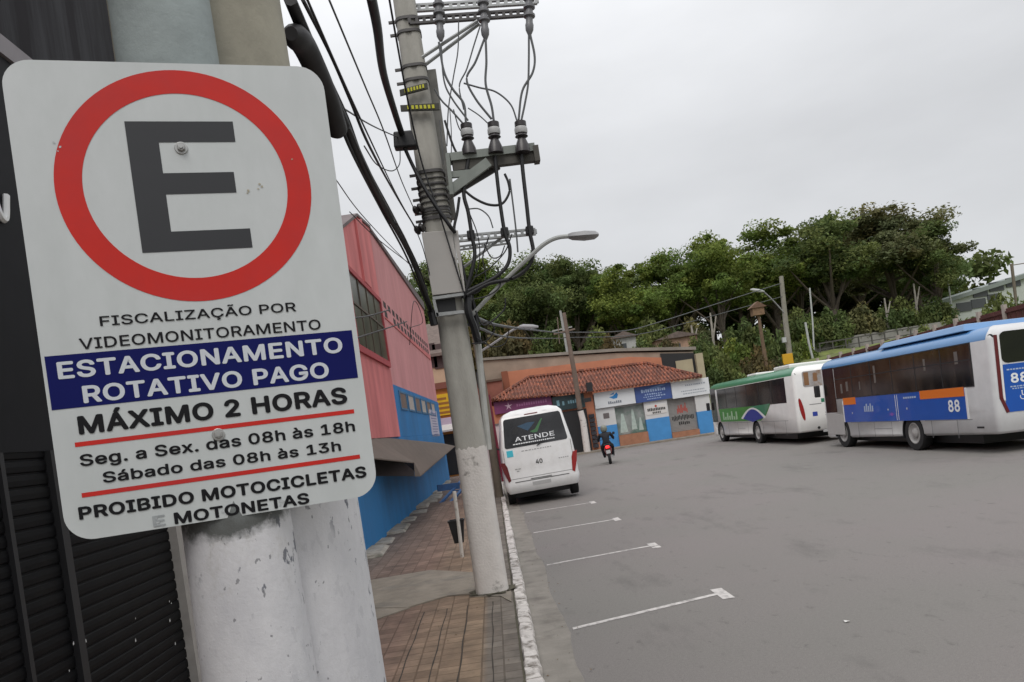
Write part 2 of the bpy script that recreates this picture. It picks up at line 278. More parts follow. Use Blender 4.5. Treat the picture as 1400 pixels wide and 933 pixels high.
def glyphs(txt, bold):
    "flat filled letters; bold thickens the strokes by repeating each letter a hair to every side"
    key = (txt, bold)
    if key in _GC: return _GC[key]
    def area(c):
        p = list(zip(c[::2], c[1::2])); return sum(a[0] * b[1] - a[1] * b[0] for a, b in zip(p, p[1:] + p[:1]))
    layers = [[], []]; x = 0.0                        # the first outline with its counters; crossbars and accents
    for ch in txt:
        if ch == ' ': x += 0.20; continue
        adv, cont = FONT[ch]; solid = [c for c in cont if area(c) < 0]; holes = [c for c in cont if area(c) > 0]
        layers[0] += [(x, c) for c in solid[:1] + holes]; layers[1] += [(x, c) for c in solid[1:]]
        x += adv / 1000 + bold * 0.45
    vs = []; fs = []; cap_ = 0.515
    for lay, cs in enumerate(layers):
        if not cs: continue
        cu = bpy.data.curves.new('text', 'CURVE'); cu.dimensions = '2D'; cu.fill_mode = 'FRONT'
        for x, c in cs:
            sp_ = cu.splines.new('POLY'); n_ = len(c) // 2; sp_.points.add(n_ - 1); sp_.use_cyclic_u = True
            for i_ in range(n_): sp_.points[i_].co = (x + c[2 * i_] / 1000, c[2 * i_ + 1] / 1000, 0, 1)
        ob = bpy.data.objects.new('text', cu); COL.objects.link(ob)
        bpy.context.view_layer.update()
        me = bpy.data.meshes.new_from_object(ob); k_ = len(vs)
        vs += [(v.co.x / cap_, v.co.y / cap_, lay * 0.4) for v in me.vertices]; fs += [tuple(i_ + k_ for i_ in p.vertices) for p in me.polygons]
        bpy.data.objects.remove(ob); bpy.data.curves.remove(cu); bpy.data.meshes.remove(me)
    x0 = min(v[0] for v in vs)
    V3 = []; F3 = []
    offs = [(0, 0)] + ([(math.cos(R(45 * k)) * bold, math.sin(R(45 * k)) * bold) for k in range(8)] if bold else [])
    for k, (dx, dy) in enumerate(offs):
        o_ = len(V3); V3 += [(v[0] - x0 + dx, v[1] + dy, k + v[2]) for v in vs]; F3 += [tuple(i_ + o_ for i_ in f) for f in fs]
    _GC[key] = (V3, F3)
    return _GC[key]

def smoothpts(pts, sub=6):
    "Catmull-Rom through the points"
    pts = [Vector(p) for p in pts]; P = [pts[0] * 2 - pts[1]] + pts + [pts[-1] * 2 - pts[-2]]; o = []
    for i in range(1, len(P) - 2):
        a, b, c, d = P[i - 1], P[i], P[i + 1], P[i + 2]
        for k in range(sub):
            t = k / sub
            o.append(0.5 * ((2 * b) + (c - a) * t + (2 * a - 5 * b + 4 * c - d) * t * t + (3 * b - a - 3 * c + d) * t ** 3))
    o.append(pts[-1]); return o
def rrect(x0, x1, y0, y1, r, seg=5, rs=None):
    "rounded rectangle outline as (x, y), counter-clockwise; rs = radii for corners (x1y0, x1y1, x0y1, x0y0)"
    rs = rs or (r, r, r, r); o = []
    for (cx, cy, a0), q in zip(((x1, y0, -90), (x1, y1, 0), (x0, y1, 90), (x0, y0, 180)), rs):
        px = cx - q if cx == x1 else cx + q; py = cy - q if cy == y1 else cy + q
        for k in range(seg + 1):
            a = R(a0 + 90 * k / seg); o.append((px + q * math.cos(a), py + q * math.sin(a)))
    return o

# ------------------------------------------------------------------ materials
def road_material():
    m = bpy.data.materials.new('asphalt'); m.use_nodes = True; t = m.node_tree; n = t.nodes; b = n['Principled BSDF']
    b.inputs['Roughness'].default_value = 0.82; b.inputs['Specular IOR Level'].default_value = 0.35
    co = n.new('ShaderNodeTexCoord').outputs['Object']
    def noise(scale, detail=6, st=None, rough=0.6):
        z = n.new('ShaderNodeTexNoise'); z.inputs['Scale'].default_value = scale; z.inputs['Detail'].default_value = detail; z.inputs['Roughness'].default_value = rough
        if st:
            q = n.new('ShaderNodeMapping'); q.inputs['Scale'].default_value = st; t.links.new(co, q.inputs[0]); t.links.new(q.outputs[0], z.inputs['Vector'])
        else: t.links.new(co, z.inputs['Vector'])
        return z.outputs[0]
    def mr(v, a, b_, c, d):
        r = n.new('ShaderNodeMapRange'); r.inputs[1].default_value = a; r.inputs[2].default_value = b_; r.inputs[3].default_value = c; r.inputs[4].default_value = d
        t.links.new(v, r.inputs[0]); return r.outputs[0]
    def mixc(f, c1, c2):
        x = n.new('ShaderNodeMix'); x.data_type = 'RGBA'
        for i, c in ((6, c1), (7, c2)):
            if isinstance(c, tuple): x.inputs[i].default_value = c + (1,)
            else: t.links.new(c, x.inputs[i])
        t.links.new(f, x.inputs[0]); return x.outputs[2]
    big = mr(noise(0.16, 3), 0.4, 0.6, 0, 1)
    c = mixc(big, (0.222, 0.201, 0.194), (0.208, 0.198, 0.184))
    patch = mr(noise(0.9, 8, (1, 0.35, 1), 0.7), 0.55, 0.68, 0, 0.5)
    c = mixc(patch, c, (0.10, 0.095, 0.09))
    spots = mr(noise(3.2, 7, (1.6, 0.8, 1), 0.7), 0.60, 0.70, 0, 0.5)
    c = mixc(spots, c, (0.07, 0.065, 0.06))
    pale = mr(noise(0.5, 6, (1, 0.25, 1)), 0.6, 0.75, 0, 0.35)
    c = mixc(pale, c, (0.22, 0.205, 0.195))
    # sparse cracks and sealed seams
    wv = n.new('ShaderNodeTexVoronoi'); wv.feature = 'DISTANCE_TO_EDGE'; wv.inputs['Scale'].default_value = 0.42
    wp = n.new('ShaderNodeTexNoise'); wp.inputs['Scale'].default_value = 1.6; wp.inputs['Detail'].default_value = 8; t.links.new(co, wp.inputs['Vector'])
    wa = n.new('ShaderNodeVectorMath'); wa.operation = 'ADD'; t.links.new(co, wa.inputs[0])
    ws = n.new('ShaderNodeVectorMath'); ws.operation = 'SCALE'; ws.inputs['Scale'].default_value = 0.9; t.links.new(wp.outputs['Color'], ws.inputs[0]); t.links.new(ws.outputs[0], wa.inputs[1]); t.links.new(wa.outputs[0], wv.inputs['Vector'])
    crack = mr(wv.outputs['Distance'], 0.0, 0.007, 0.7, 0)
    gate = mr(noise(0.33, 4), 0.56, 0.66, 0, .75)
    cm = n.new('ShaderNodeMath'); cm.operation = 'MULTIPLY'; t.links.new(crack, cm.inputs[0]); t.links.new(gate, cm.inputs[1])
    c = mixc(cm.outputs[0], c, (0.055, 0.05, 0.048))
    drips = mr(noise(9, 4, (1.3, .8, 1), 0.55), 0.68, 0.73, 0, 0.6)
    c = mixc(drips, c, (0.075, 0.068, 0.064))
    grit = mr(noise(34, 5, None, 0.75), 0.35, 0.65, 0, 0.35)
    c = mixc(grit, c, (0.12, 0.11, 0.105))
    g = mr(noise(170, 3), 0.3, 0.7, 0.66, 1.34)
    sc = n.new('ShaderNodeVectorMath'); sc.operation = 'SCALE'; t.links.new(c, sc.inputs[0]); t.links.new(g, sc.inputs['Scale'])
    t.links.new(sc.outputs[0], b.inputs['Base Color'])
    bp = n.new('ShaderNodeBump'); bp.inputs['Strength'].default_value = 0.35; bp.inputs['Distance'].default_value = 0.012
    t.links.new(noise(120, 4), bp.inputs['Height']); t.links.new(bp.outputs[0], b.inputs['Normal'])
    return m
def paver_material():
    m = bpy.data.materials.new('pavement_tiles'); m.use_nodes = True; t = m.node_tree; n = t.nodes; b = n['Principled BSDF']
    b.inputs['Roughness'].default_value = 0.85
    co = n.new('ShaderNodeTexCoord').outputs['Object']
    sx = n.new('ShaderNodeSeparateXYZ'); t.links.new(co, sx.inputs[0])
    br = n.new('ShaderNodeTexBrick')
    br.offset = 0.0; br.squash = 1.0
    br.inputs['Scale'].default_value = 1.0
    br.inputs['Brick Width'].default_value = 0.20; br.inputs['Row Height'].default_value = 0.20
    br.inputs['Mortar Size'].default_value = 0.009; br.inputs['Mortar Smooth'].default_value = 0.3
    br.inputs['Color1'].default_value = (1, 1, 1, 1); br.inputs['Color2'].default_value = (0.60, 0.57, 0.56, 1); br.inputs['Mortar'].default_value = (0.42, 0.38, 0.34, 1)
    t.links.new(co, br.inputs['Vector'])
    rp = n.new('ShaderNodeValToRGB'); el = rp.color_ramp.elements
    rp.color_ramp.interpolation = 'LINEAR'
    el[0].position = 0.0; el[0].color = (0.150, 0.132, 0.118, 1)
    el[1].position = 1.0; el[1].color = (0.155, 0.135, 0.115, 1)
    for p, c in ((0.30, (0.165, 0.115, 0.092, 1)), (0.55, (0.190, 0.122, 0.092, 1)), (0.66, (0.215, 0.148, 0.102, 1)), (0.86, (0.225, 0.160, 0.105, 1)), (0.885, (0.165, 0.140, 0.115, 1))):
        q = el.new(p); q.color = c
    r = n.new('ShaderNodeMapRange'); r.inputs[1].default_value = -3.0; r.inputs[2].default_value = 0.0
    t.links.new(sx.outputs[0], r.inputs[0]); t.links.new(r.outputs[0], rp.inputs[0])
    ml = n.new('ShaderNodeMix'); ml.data_type = 'RGBA'; ml.blend_type = 'MULTIPLY'; ml.inputs[0].default_value = 0.8
    t.links.new(rp.outputs[0], ml.inputs[6]); t.links.new(br.outputs[0], ml.inputs[7])
    nz = n.new('ShaderNodeTexNoise'); nz.inputs['Scale'].default_value = 3.1; nz.inputs['Detail'].default_value = 10; nz.inputs['Roughness'].default_value = 0.7
    t.links.new(co, nz.inputs['Vector'])
    r2 = n.new('ShaderNodeMapRange'); r2.inputs[1].default_value = 0.3; r2.inputs[2].default_value = 0.7; r2.inputs[3].default_value = 0.72; r2.inputs[4].default_value = 1.6
    t.links.new(nz.outputs[0], r2.inputs[0])
    sc = n.new('ShaderNodeVectorMath'); sc.operation = 'SCALE'; t.links.new(ml.outputs[2], sc.inputs[0]); t.links.new(r2.outputs[0], sc.inputs['Scale'])
    t.links.new(sc.outputs[0], b.inputs['Base Color'])
    bp = n.new('ShaderNodeBump'); bp.inputs['Strength'].default_value = 0.6; bp.inputs['Distance'].default_value = 0.01
    t.links.new(br.outputs['Fac'], bp.inputs['Height']); bp.invert = True; t.links.new(bp.outputs[0], b.inputs['Normal'])
    return m
ASPH = road_material()
PAVE = paver_material()
CONC = mat('concrete', (0.25, 0.215, 0.175), 0.9, 0.25, 2.2, bump=0.3, bscale=60, col2=(0.17, 0.155, 0.135), thr=(0.5, 0.7))
GUTTER = mat('gutter_concrete', (0.235, 0.215, 0.19), 0.9, 0.22, 1.6, bump=0.3, bscale=50, col2=(0.14, 0.125, 0.11), thr=(0.52, 0.72))
KERBW = mat('worn_white_paint', (0.62, 0.58, 0.55), 0.8, 0.16, 6, bump=0.4, bscale=45, col2=(0.22, 0.195, 0.17), thr=(0.50, 0.62))
LINEW = mat('road_paint', (0.58, 0.55, 0.53), 0.8, 0.1, 6, col2=(0.2, 0.185, 0.18), thr=(0.48, 0.66))
POLEC = mat('pole_concrete', (0.40, 0.385, 0.35), 0.9, 0.2, 2.0, bump=0.25, bscale=70, col2=(0.29, 0.28, 0.25), thr=(0.45, 0.75), stretch=(1, 1, 0.35))
POLEW = mat('whitewashed_concrete', (0.66, 0.62, 0.59), 0.85, 0.08, 3.0, bump=0.4, bscale=35, col2=(0.3, 0.28, 0.26), thr=(0.60, 0.67))
STEEL = mat('galvanised_steel', (0.36, 0.37, 0.37), 0.55, 0.15, 8, metal=0.55)
DSTEEL = mat('dark_steel', (0.09, 0.085, 0.085), 0.6, 0.2, 8, metal=0.2)
BLACKP = mat('black_plastic', (0.012, 0.012, 0.014), 0.5, 0.15, 6)
CABLE = mat('black_cable', (0.014, 0.014, 0.016), 0.55)
GCABLE = mat('grey_cable', (0.10, 0.105, 0.11), 0.6)
INSUL = mat('grey_insulator', (0.16, 0.16, 0.17), 0.4, 0.1, 6)
RUBBER = mat('tyre_rubber', (0.014, 0.014, 0.015), 0.8, 0.2, 9)
RIM = mat('wheel_rim', (0.34, 0.33, 0.32), 0.6, 0.25, 9)
GLASS = mat('dark_glass', (0.012, 0.013, 0.014), 0.08, spec=0.6)
GLASSB = mat('tinted_bus_glass', (0.035, 0.027, 0.022), 0.12, 0.55, 1.1, spec=0.5, col2=(0.011, 0.010, 0.010), thr=(0.40, 0.55), stretch=(1, 1.6, 0.6))
WHITEP = mat('white_paint', (0.78, 0.78, 0.78), 0.35, 0.05, 2.5, coat=0.3, col2=(0.68, 0.675, 0.66), thr=(0.5, 0.75))
BLACK = mat('black_paint', (0.016, 0.016, 0.018), 0.5)
# ------------------------------------------------------------------ the ground
def wallx(y): return -2.89 + (y - 16) * 0.39 / 22          # building line of the pink house

def hill_z(x, y):
    def ss(t): t = min(max(t, 0), 1); return t * t * (3 - 2 * t)
    a = ss((x - 16.8) / 9.0) * 4.15
    b = ss((y - 56.5) / 7.5) * 4.7
    c = ss((y - 64) / 60) * 5.0
    return max(a, b) + c * (1 if max(a, b) > 0.2 else 0)
b = MB()
b.quad((-700, -300, -0.03), (700, -300, -0.03), (700, 1400, -0.03), (-700, 1400, -0.03))
tag(b.build('ground', mat('bare_earth', (0.13, 0.115, 0.09), 0.95, 0.3, 0.3)), kind='structure')
b = MB()
b.add([(0.40, -20, 0), (16.6, -20, 0), (16.6, 56, 0), (-14, 56, 0), (-14, 40, 0), (0.40, 40, 0)], [(0, 1, 2, 3, 4, 5)])
tag(b.build('road', ASPH), kind='structure')
# gutter with an uneven asphalt lip
b = MB(); ys = [-6 + 0.35 * i for i in range(132)]
random.seed(3)
edge = [0.462 + 0.022 * math.sin(y * 1.7) + random.uniform(-0.016, 0.016) for y in ys]
vs = []; fs = []
for y, e_ in zip(ys, edge): vs += [(0.115, y, 0.012), (e_, y, 0.009), (e_ + 0.012, y, -0.004)]
for i in range(len(ys) - 1):
    k = 3 * i; fs += [(k, k + 1, k + 4, k + 3), (k + 1, k + 2, k + 5, k + 4)]
b.add(vs, fs)
tag(b.build('gutter', GUTTER), kind='structure')
# sidewalk slab
b = MB()
b.hexa([(-13, -6, -0.02), (-0.03, -6, -0.02), (-0.03, 40, -0.02), (-13, 40, -0.02), (-13, -6, 0.14), (-0.03, -6, 0.14), (-0.03, 40, 0.14), (-13, 40, 0.14)])
tag(b.build('sidewalk', PAVE), kind='structure')
# long seams between the paver strips, modelled as narrow grooves filled with dirt
b = MB()
SEAM = mat('seam_dirt', (0.045, 0.037, 0.03), 0.95, 0.3, 8)
for x in (-0.30, -0.60, -1.14, -0.44 - 0.42):
    L_ = [(x + 0.006 * math.sin(k * .9 + x * 9) + random.uniform(-.002, .002), 4.2 + k * .2, random.uniform(.003, .008)) for k in range(27)]
    for (xa, ya, wa), (xb, yb, wb) in zip(L_[:-1], L_[1:]): b.quad((xa - wa, ya, 0.144), (xa + wa, ya, 0.144), (xb + wb, yb, 0.144), (xb - wb, yb, 0.144))
tag(b.build('sidewalk_seams', SEAM), kind='structure')
b = MB()
b.prism([(-0.56, 10.0, 0.141), (-0.48, 11.4, 0.141), (-1.3, 12.3, 0.141), (-2.6, 12.2, 0.141), (-2.75, 10.6, 0.141), (-1.4, 9.75, 0.141), (-0.9, 10.1, 0.141)][::-1], (0, 0, 0.018))
b.prism([(-1.75, 9.35, 0.141), (-1.35, 9.75, 0.141), (-2.75, 10.55, 0.141), (-2.75, 9.3, 0.141)], (0, 0, 0.012))
b.prism([(-0.07, 9.2, 0.141), (-0.05, 10.6, 0.141), (-0.50, 10.7, 0.141), (-0.6, 9.85, 0.141), (-0.2, 9.62, 0.141)], (0, 0, 0.010))
tag(b.build('concrete_patch', CONC), kind='structure')
# lumpy cement steps along the blue wall
b = MB()
random.seed(12)
y = 14.6
while y < 36:
    L = random.uniform(1.1, 2.2); wd = random.uniform(0.3, 0.6); hh = random.uniform(0.02, 0.07); x0 = wallx(y) + 0.0
    b.hexa([(x0, y, 0.14), (x0 + wd, y + 0.15, 0.14), (x0 + wd * 0.9, y + L, 0.14), (x0, y + L, 0.14), (x0, y, 0.14 + hh * 1.6), (x0 + wd * 0.85, y + 0.25, 0.14 + hh), (x0 + wd * 0.75, y + L - 0.1, 0.14 + hh), (x0, y + L, 0.14 + hh * 1.5)])
    y += L + random.uniform(0.1, 0.7)
tag(b.build('cement_ramps', mat('pale_cement', (0.33, 0.30, 0.26), 0.9, 0.3, 2.5, bump=0.4, col2=(0.16, 0.15, 0.12), thr=(0.5, 0.7)), bevel=0.02), kind='structure')
# dark earth along the foot of the kerb and around the pole
b = MB()
for i in range(60):
    y0 = 3.0 + i * 0.55; wv = 0.008 + 0.012 * random.random()
    b.quad((-0.035 - wv, y0, 0.1445), (-0.028, y0, 0.1445), (-0.028, y0 + 0.55, 0.1445), (-0.035 - wv * random.uniform(0.6, 1.3), y0 + 0.55, 0.1445))
tag(b.build('kerb_joint', mat('mossy_dirt', (0.075, 0.068, 0.045), 0.95, 0.3, 6)), kind='structure')
b = MB(); random.seed(44); n = 30; P = []
for k in range(n): a = 2 * math.pi * k / n; r_ = random.uniform(.24, .34); P.append((-0.30 + math.cos(a) * r_ * 1.05, 10.0 + math.sin(a) * r_, 0.163))
b.add(P, [tuple(range(n))]); tag(b.build('pole_foot_dirt', MATS['mossy_dirt']), kind='structure')
# kerb of rough painted stones
b = MB(); random.seed(21); y = 3.4
while y < 39.5:
    L = random.choice((0.22, 0.3, 0.42, 0.9, 1.0, 0.95)); x0 = -0.028 + random.uniform(-0.008, 0.008); x1 = 0.118 + random.uniform(-0.012, 0.008); z1 = 0.152 + random.uniform(-0.012, 0.012)
    n = max(2, int(L / 0.11)); rings = []
    for k in range(n + 1):
        yy = y + L * k / n; j = lambda s_: random.uniform(-s_, s_)
        e0 = 0.012 if k in (0, n) else 0
        rings.append([(x0 + j(0.004), yy, -0.03), (x1 + j(0.006), yy, -0.03), (x1 + j(0.008), yy, z1 - 0.04), (x1 - 0.018 + j(0.008), yy, z1 - e0 + j(0.004)), (x0 + 0.015 + j(0.008), yy, z1 - e0 + j(0.004)), (x0 + j(0.006), yy, z1 - 0.025)])
    b.loft(rings)
    y += L + random.choice((0.012, 0.015, 0.03))
tag(b.build('kerb', KERBW, smooth=True, ang=50), kind='structure')
# parking bay marks
b = MB()
for i, (ya, yb) in enumerate(((8.14, 8.64), (12.03, 12.3), (15.85, 16.0), (19.7, 19.8), (23.6, 23.7))):
    xa, xb = 0.54, 2.24
    b.quad((xa, ya - 0.045, 0.004), (xb, yb - 0.045, 0.004), (xb, yb + 0.045, 0.004), (xa, ya + 0.045, 0.004))
    b.quad((xb - 0.005, yb - 0.27, 0.0045), (xb + 0.13, yb - 0.27, 0.0045), (xb + 0.13, yb + 0.24, 0.0045), (xb - 0.005, yb + 0.24, 0.0045))
tag(b.build('parking_bay_marks', LINEW), kind='structure')
# far kerb and pavement beyond the road, in front of the shops
b = MB(); b.box(-14, 14.6, 46.6, 58, -0.02, 0.10); b.box(14.6, 16.4, 18, 58, -0.021, 0.11)
b.box(16.4, 17.2, -10, 58, -0.022, 0.12)
tag(b.build('far_sidewalk', CONC), kind='structure')
# hill
GRASS = mat('grass', (0.13, 0.155, 0.035), 0.95, 0.4, 0.6, bump=0.7, bscale=9, col2=(0.085, 0.095, 0.03), thr=(0.48, 0.62))
xs = np.concatenate([np.linspace(-160, 10, 40), np.linspace(12, 40, 36), np.linspace(44, 260, 36)])
ys = np.concatenate([np.linspace(-80, 40, 24), np.linspace(43, 75, 36), np.linspace(80, 420, 40)])
vs = []; fs = []
for yv in ys:
    for xv in xs:
        z = hill_z(xv, yv)
        vs.append((xv, yv, z + (0.12 * math.sin(xv * 1.3 + yv * 0.7) * math.sin(yv * 0.9) if z > 0.3 else -0.06)))
nx = len(xs)
for j in range(len(ys) - 1):
    for i in range(nx - 1): fs.append((j * nx + i, j * nx + i + 1, (j + 1) * nx + i + 1, (j + 1) * nx + i))
b = MB(); b.add(vs, fs)
tag(b.build('hill', GRASS, smooth=True), kind='structure')

# ------------------------------------------------------------------ near: black shop front, left
FASC = mat('shop_fascia_dark', (0.008, 0.008, 0.010), 0.6, 0.2, 2, spec=0.2)
SHUT = mat('black_shutter', (0.005, 0.005, 0.006), 0.5, 0.2, 4, col2=(0.009, 0.009, 0.009), thr=(0.5, 0.8), spec=0.14)
STREAK = mat('streaky_dark_wall', (0.040, 0.040, 0.045), 0.8, 0.25, 1.8, col2=(0.014, 0.012, 0.015), thr=(0.40, 0.58), stretch=(1, 2.6, 0.22), spec=0.25)
t = thing('shop_building', 'dark shop front with closed black roller shutter behind the parking sign', 'building', (-2.8, 4, 0.14))
b = MB(); b.box(-9, -2.9, -4, 13, 0.141, 8.6); b.build('wall', STREAK, t)
b = MB(); b.box(-2.9, -2.86, -4, 6.66, 2.50, 5.15); b.build('fascia', FASC, t)
b = MB(); b.box(-2.898, -2.84, -4, 6.66, 5.16, 5.30)
b.build('trim', mat('grey_trim', (0.24, 0.22, 0.235), 0.6, 0.1, 3), t)
# shutter: curved slats, lying horizontally
b = MB()
z = 0.16
while z < 2.5:
    prof = [(0, 0), (0.010, 0.008), (0.013, 0.04), (0.010, 0.070), (0.0, 0.078), (0.0, 0.085)]
    for k in range(len(prof) - 1):
        (d0, h0), (d1, h1) = prof[k], prof[k + 1]
        b.quad((-2.88 + d0, -2, z + h0), (-2.88 + d0, 6.66, z + h0), (-2.88 + d1, 6.66, z + h1), (-2.88 + d1, -2, z + h1))
    z += 0.085
b.build('roller_shutter', SHUT, t, smooth=True, ang=60)
b = MB(); b.box(-2.9, -2.83, 5.02, 5.10, 0.16, 2.5); b.box(-2.9, -2.84, 4.52, 4.56, 0.16, 2.5)
b.build('shutter_rail', BLACK, t)
b = MB(); b.box(-2.9, -2.80, 6.66, 7.1, 0.141, 2.6); b.build('pillar', mat('grey_plaster', (0.33, 0.31, 0.29), 0.9, 0.2, 3), t)
b = MB()
b.tube(smoothpts([(-2.845, 4.55, 3.9), (-2.845, 4.6, 4.35), (-2.845, 4.72, 4.55), (-2.845, 4.82, 4.40), (-2.845, 4.86, 4.05), (-2.845, 4.93, 3.98), (-2.845, 4.98, 4.15)]), 0.022, 6)
b.tube(smoothpts([(-2.845, 4.0, 3.9), (-2.845, 4.05, 4.35), (-2.845, 4.17, 4.55), (-2.845, 4.3, 4.40), (-2.845, 4.36, 4.05), (-2.845, 4.5, 3.95)]), 0.022, 6)
b.build('script_letters', mat('white_letter', (0.72, 0.72, 0.72), 0.4), t)
# paint flecks on the shutter
b = MB(); random.seed(5)
for i in range(14):
    y = random.uniform(4.6, 6.5); z = random.uniform(0.3, 1.3); s_ = random.uniform(0.008, 0.02)
    b.add([(-2.851, y, z), (-2.851, y + s_, z + s_ * 0.3), (-2.851, y + s_ * 0.8, z + s_ * 1.6), (-2.851, y + 0.1 * s_, z + s_)], [(0, 1, 2, 3)])
b.build('paint_flecks', mat('fleck_white', (0.6, 0.6, 0.6), 0.8), t)

# ------------------------------------------------------------------ near: painted post and pole, parking sign
def near_paint(name, base, zsplit):
    "whitewash below a ragged line, bare surface above it, chipped spots"
    m = bpy.data.materials.new(name); m.use_nodes = True; t = m.node_tree; n = t.nodes; bs = n['Principled BSDF']
    bs.inputs['Roughness'].default_value = 0.8
    co = n.new('ShaderNodeTexCoord').outputs['Object']
    sp = n.new('ShaderNodeSeparateXYZ'); t.links.new(co, sp.inputs[0])
    def noise(s, d=6, r_=0.6, st=None):
        z = n.new('ShaderNodeTexNoise'); z.inputs['Scale'].default_value = s; z.inputs['Detail'].default_value = d; z.inputs['Roughness'].default_value = r_
        if st:
            q = n.new('ShaderNodeMapping'); q.inputs['Scale'].default_value = st; t.links.new(co, q.inputs[0]); t.links.new(q.outputs[0], z.inputs['Vector'])
        else: t.links.new(co, z.inputs['Vector'])
        return z.outputs[0]
    def mr(v, a, b_, c, d):
        r = n.new('ShaderNodeMapRange'); r.inputs[1].default_value = a; r.inputs[2].default_value = b_; r.inputs[3].default_value = c; r.inputs[4].default_value = d
        t.links.new(v, r.inputs[0]); return r.outputs[0]
    def mixc(f, c1, c2):
        x = n.new('ShaderNodeMix'); x.data_type = 'RGBA'
        for i, c in ((6, c1), (7, c2)):
            if isinstance(c, tuple): x.inputs[i].default_value = c + (1,)
            else: t.links.new(c, x.inputs[i])
        t.links.new(f, x.inputs[0]); return x.outputs[2]
    bare = mixc(mr(noise(5, 8, 0.65), 0.35, 0.7, 0, 1), base, tuple(c * 0.62 for c in base))
    white = mixc(mr(noise(7, 8, 0.7, (1, 1, 0.5)), 0.35, 0.75, 0, 1), (0.67, 0.66, 0.675), (0.50, 0.495, 0.52))
    # chipped spots
    chips = mr(noise(34, 6, 0.62, (1, 1, 0.55)), 0.595, 0.62, 0, 1)
    cg = n.new('ShaderNodeMath'); cg.operation = 'MULTIPLY'; t.links.new(chips, cg.inputs[0]); t.links.new(mr(noise(4.5, 3), 0.47, 0.56, 0.12, 1), cg.inputs[1]); chips = cg.outputs[0]
    chips2 = mr(noise(70, 3, 0.5, (1, 1, 0.7)), 0.69, 0.71, 0, 0.8)
    white = mixc(chips, white, (0.17, 0.175, 0.2)); white = mixc(chips2, white, (0.2, 0.2, 0.21))
    scuff = mr(noise(4.0, 10, 0.8, (1, 1, 0.6)), 0.54, 0.70, 0, 0.75)
    white = mixc(scuff, white, (0.36, 0.34, 0.30))
    ad = n.new('ShaderNodeMath'); ad.operation = 'ADD'
    t.links.new(sp.outputs[2], ad.inputs[0]); t.links.new(mr(noise(6, 7, 0.65), 0.2, 0.8, -0.06, 0.06), ad.inputs[1])
    f = mr(ad.outputs[0], zsplit - 0.012, zsplit + 0.012, 0, 1)
    bare = mixc(mr(ad.outputs[0], zsplit + 0.02, zsplit + 0.14, 0.8, 0), bare, (0.055, 0.05, 0.045))
    t.links.new(mixc(f, white, bare), bs.inputs['Base Color'])
    bp = n.new('ShaderNodeBump'); bp.inputs['Strength'].default_value = 0.35; bp.inputs['Distance'].default_value = 0.004
    t.links.new(noise(70, 6, 0.7), bp.inputs['Height']); t.links.new(bp.outputs[0], bs.inputs['Normal'])
    return m
b = MB(); b.lathe((-0.481, 1.407, 0.14), [(0.106, 0.0), (0.104, 0.8), (0.1, 1.5), (0.092, 2.1), (0.084, 3.2), (0.08, 6.5)], n=40)
o = b.build('steel_post', near_paint('post_paint', (0.34, 0.385, 0.385), 1.955), at=(-0.481, 1.407, 0.14), smooth=True)
tag(o, 'grey-blue round steel post with whitewashed foot that carries the parking sign', 'post')
b = MB(); b.lathe((-0.473, 1.60, 0.14), [(0.182, 0), (0.178, 1.5), (0.168, 3), (0.155, 7.5)], n=48)
o = b.build('concrete_pole', near_paint('near_pole_paint', (0.37, 0.345, 0.275), 2.12), at=(-0.473, 1.60, 0.14), smooth=True)
tag(o, 'thick beige concrete pole with chipped whitewash right behind the parking sign', 'utility pole')

# --- the sign
SG_A, SG_B, SG_C = R(17.5), R(1.2), R(0.65)
SW, SH = 0.5, 0.772
t = thing('parking_sign', 'large white parking sign with a black E in a red ring', 'sign', (-0.4505, 1.311, 2.507), local=True)
rotm = Matrix.Rotation(SG_A, 3, 'Z') @ Matrix.Rotation(SG_B, 3, 'X') @ Matrix.Rotation(SG_C, 3, 'Y')
t.rotation_euler = rotm.to_euler()
def su(u, v, d=0.0): return Vector(((u - 0.5) * SW, -d, (0.5 - v) * SH))
SIGNW = mat('sign_white', (0.61, 0.635, 0.64), 0.42, 0.06, 4.5, col2=(0.50, 0.53, 0.525), thr=(0.36, 0.74), coat=0.1, stretch=(1, 1, 0.45))
SRED = mat('sign_red', (0.60, 0.022, 0.014), 0.5, 0.08, 5, col2=(0.50, 0.03, 0.03), thr=(0.4, 0.7), spec=0.3)
SBLK = mat('sign_black', (0.023, 0.024, 0.028), 0.42, 0.06, 6)
SNAVY = mat('sign_navy', (0.006, 0.009, 0.105), 0.7, 0.06, 6, spec=0.15)
STXT = mat('sign_text_black', (0.006, 0.006, 0.008), 0.6, spec=0.25)
SWHT = mat('sign_letter_white', (0.62, 0.65, 0.70), 0.4)
b = MB(); b.prism([(x, 0.002, z) for x, z in rrect(-SW / 2, SW / 2, -SH / 2, SH / 2, 0.042, 9)], (0, -0.002, 0)); b.build('plate', SIGNW, t)
n = 96; cx, cv, ro, ri = 0.506, 0.2685, 0.2005, 0.160
c0 = su(cx, cv, 0.0006)
b = MB(); vs = []; fs = []
for k in range(n):
    a = 2 * math.pi * k / n
    vs += [c0 + V(math.cos(a) * ro, 0, math.sin(a) * ro * 0.975), c0 + V(math.cos(a) * ri, 0, math.sin(a) * ri * 0.975)]
for k in range(n):
    j = (k + 1) % n; fs.append((2 * k, 2 * j, 2 * j + 1, 2 * k + 1))
b.add(vs, fs); b.build('red_ring', SRED, t)
b = MB()
def srect(b, u0, u1, v0, v1, d=0.0007): b.quad(su(u0, v1, d), su(u1, v1, d), su(u1, v0, d), su(u0, v0, d))
srect(b, 0.335, 0.431, 0.1275, 0.410)
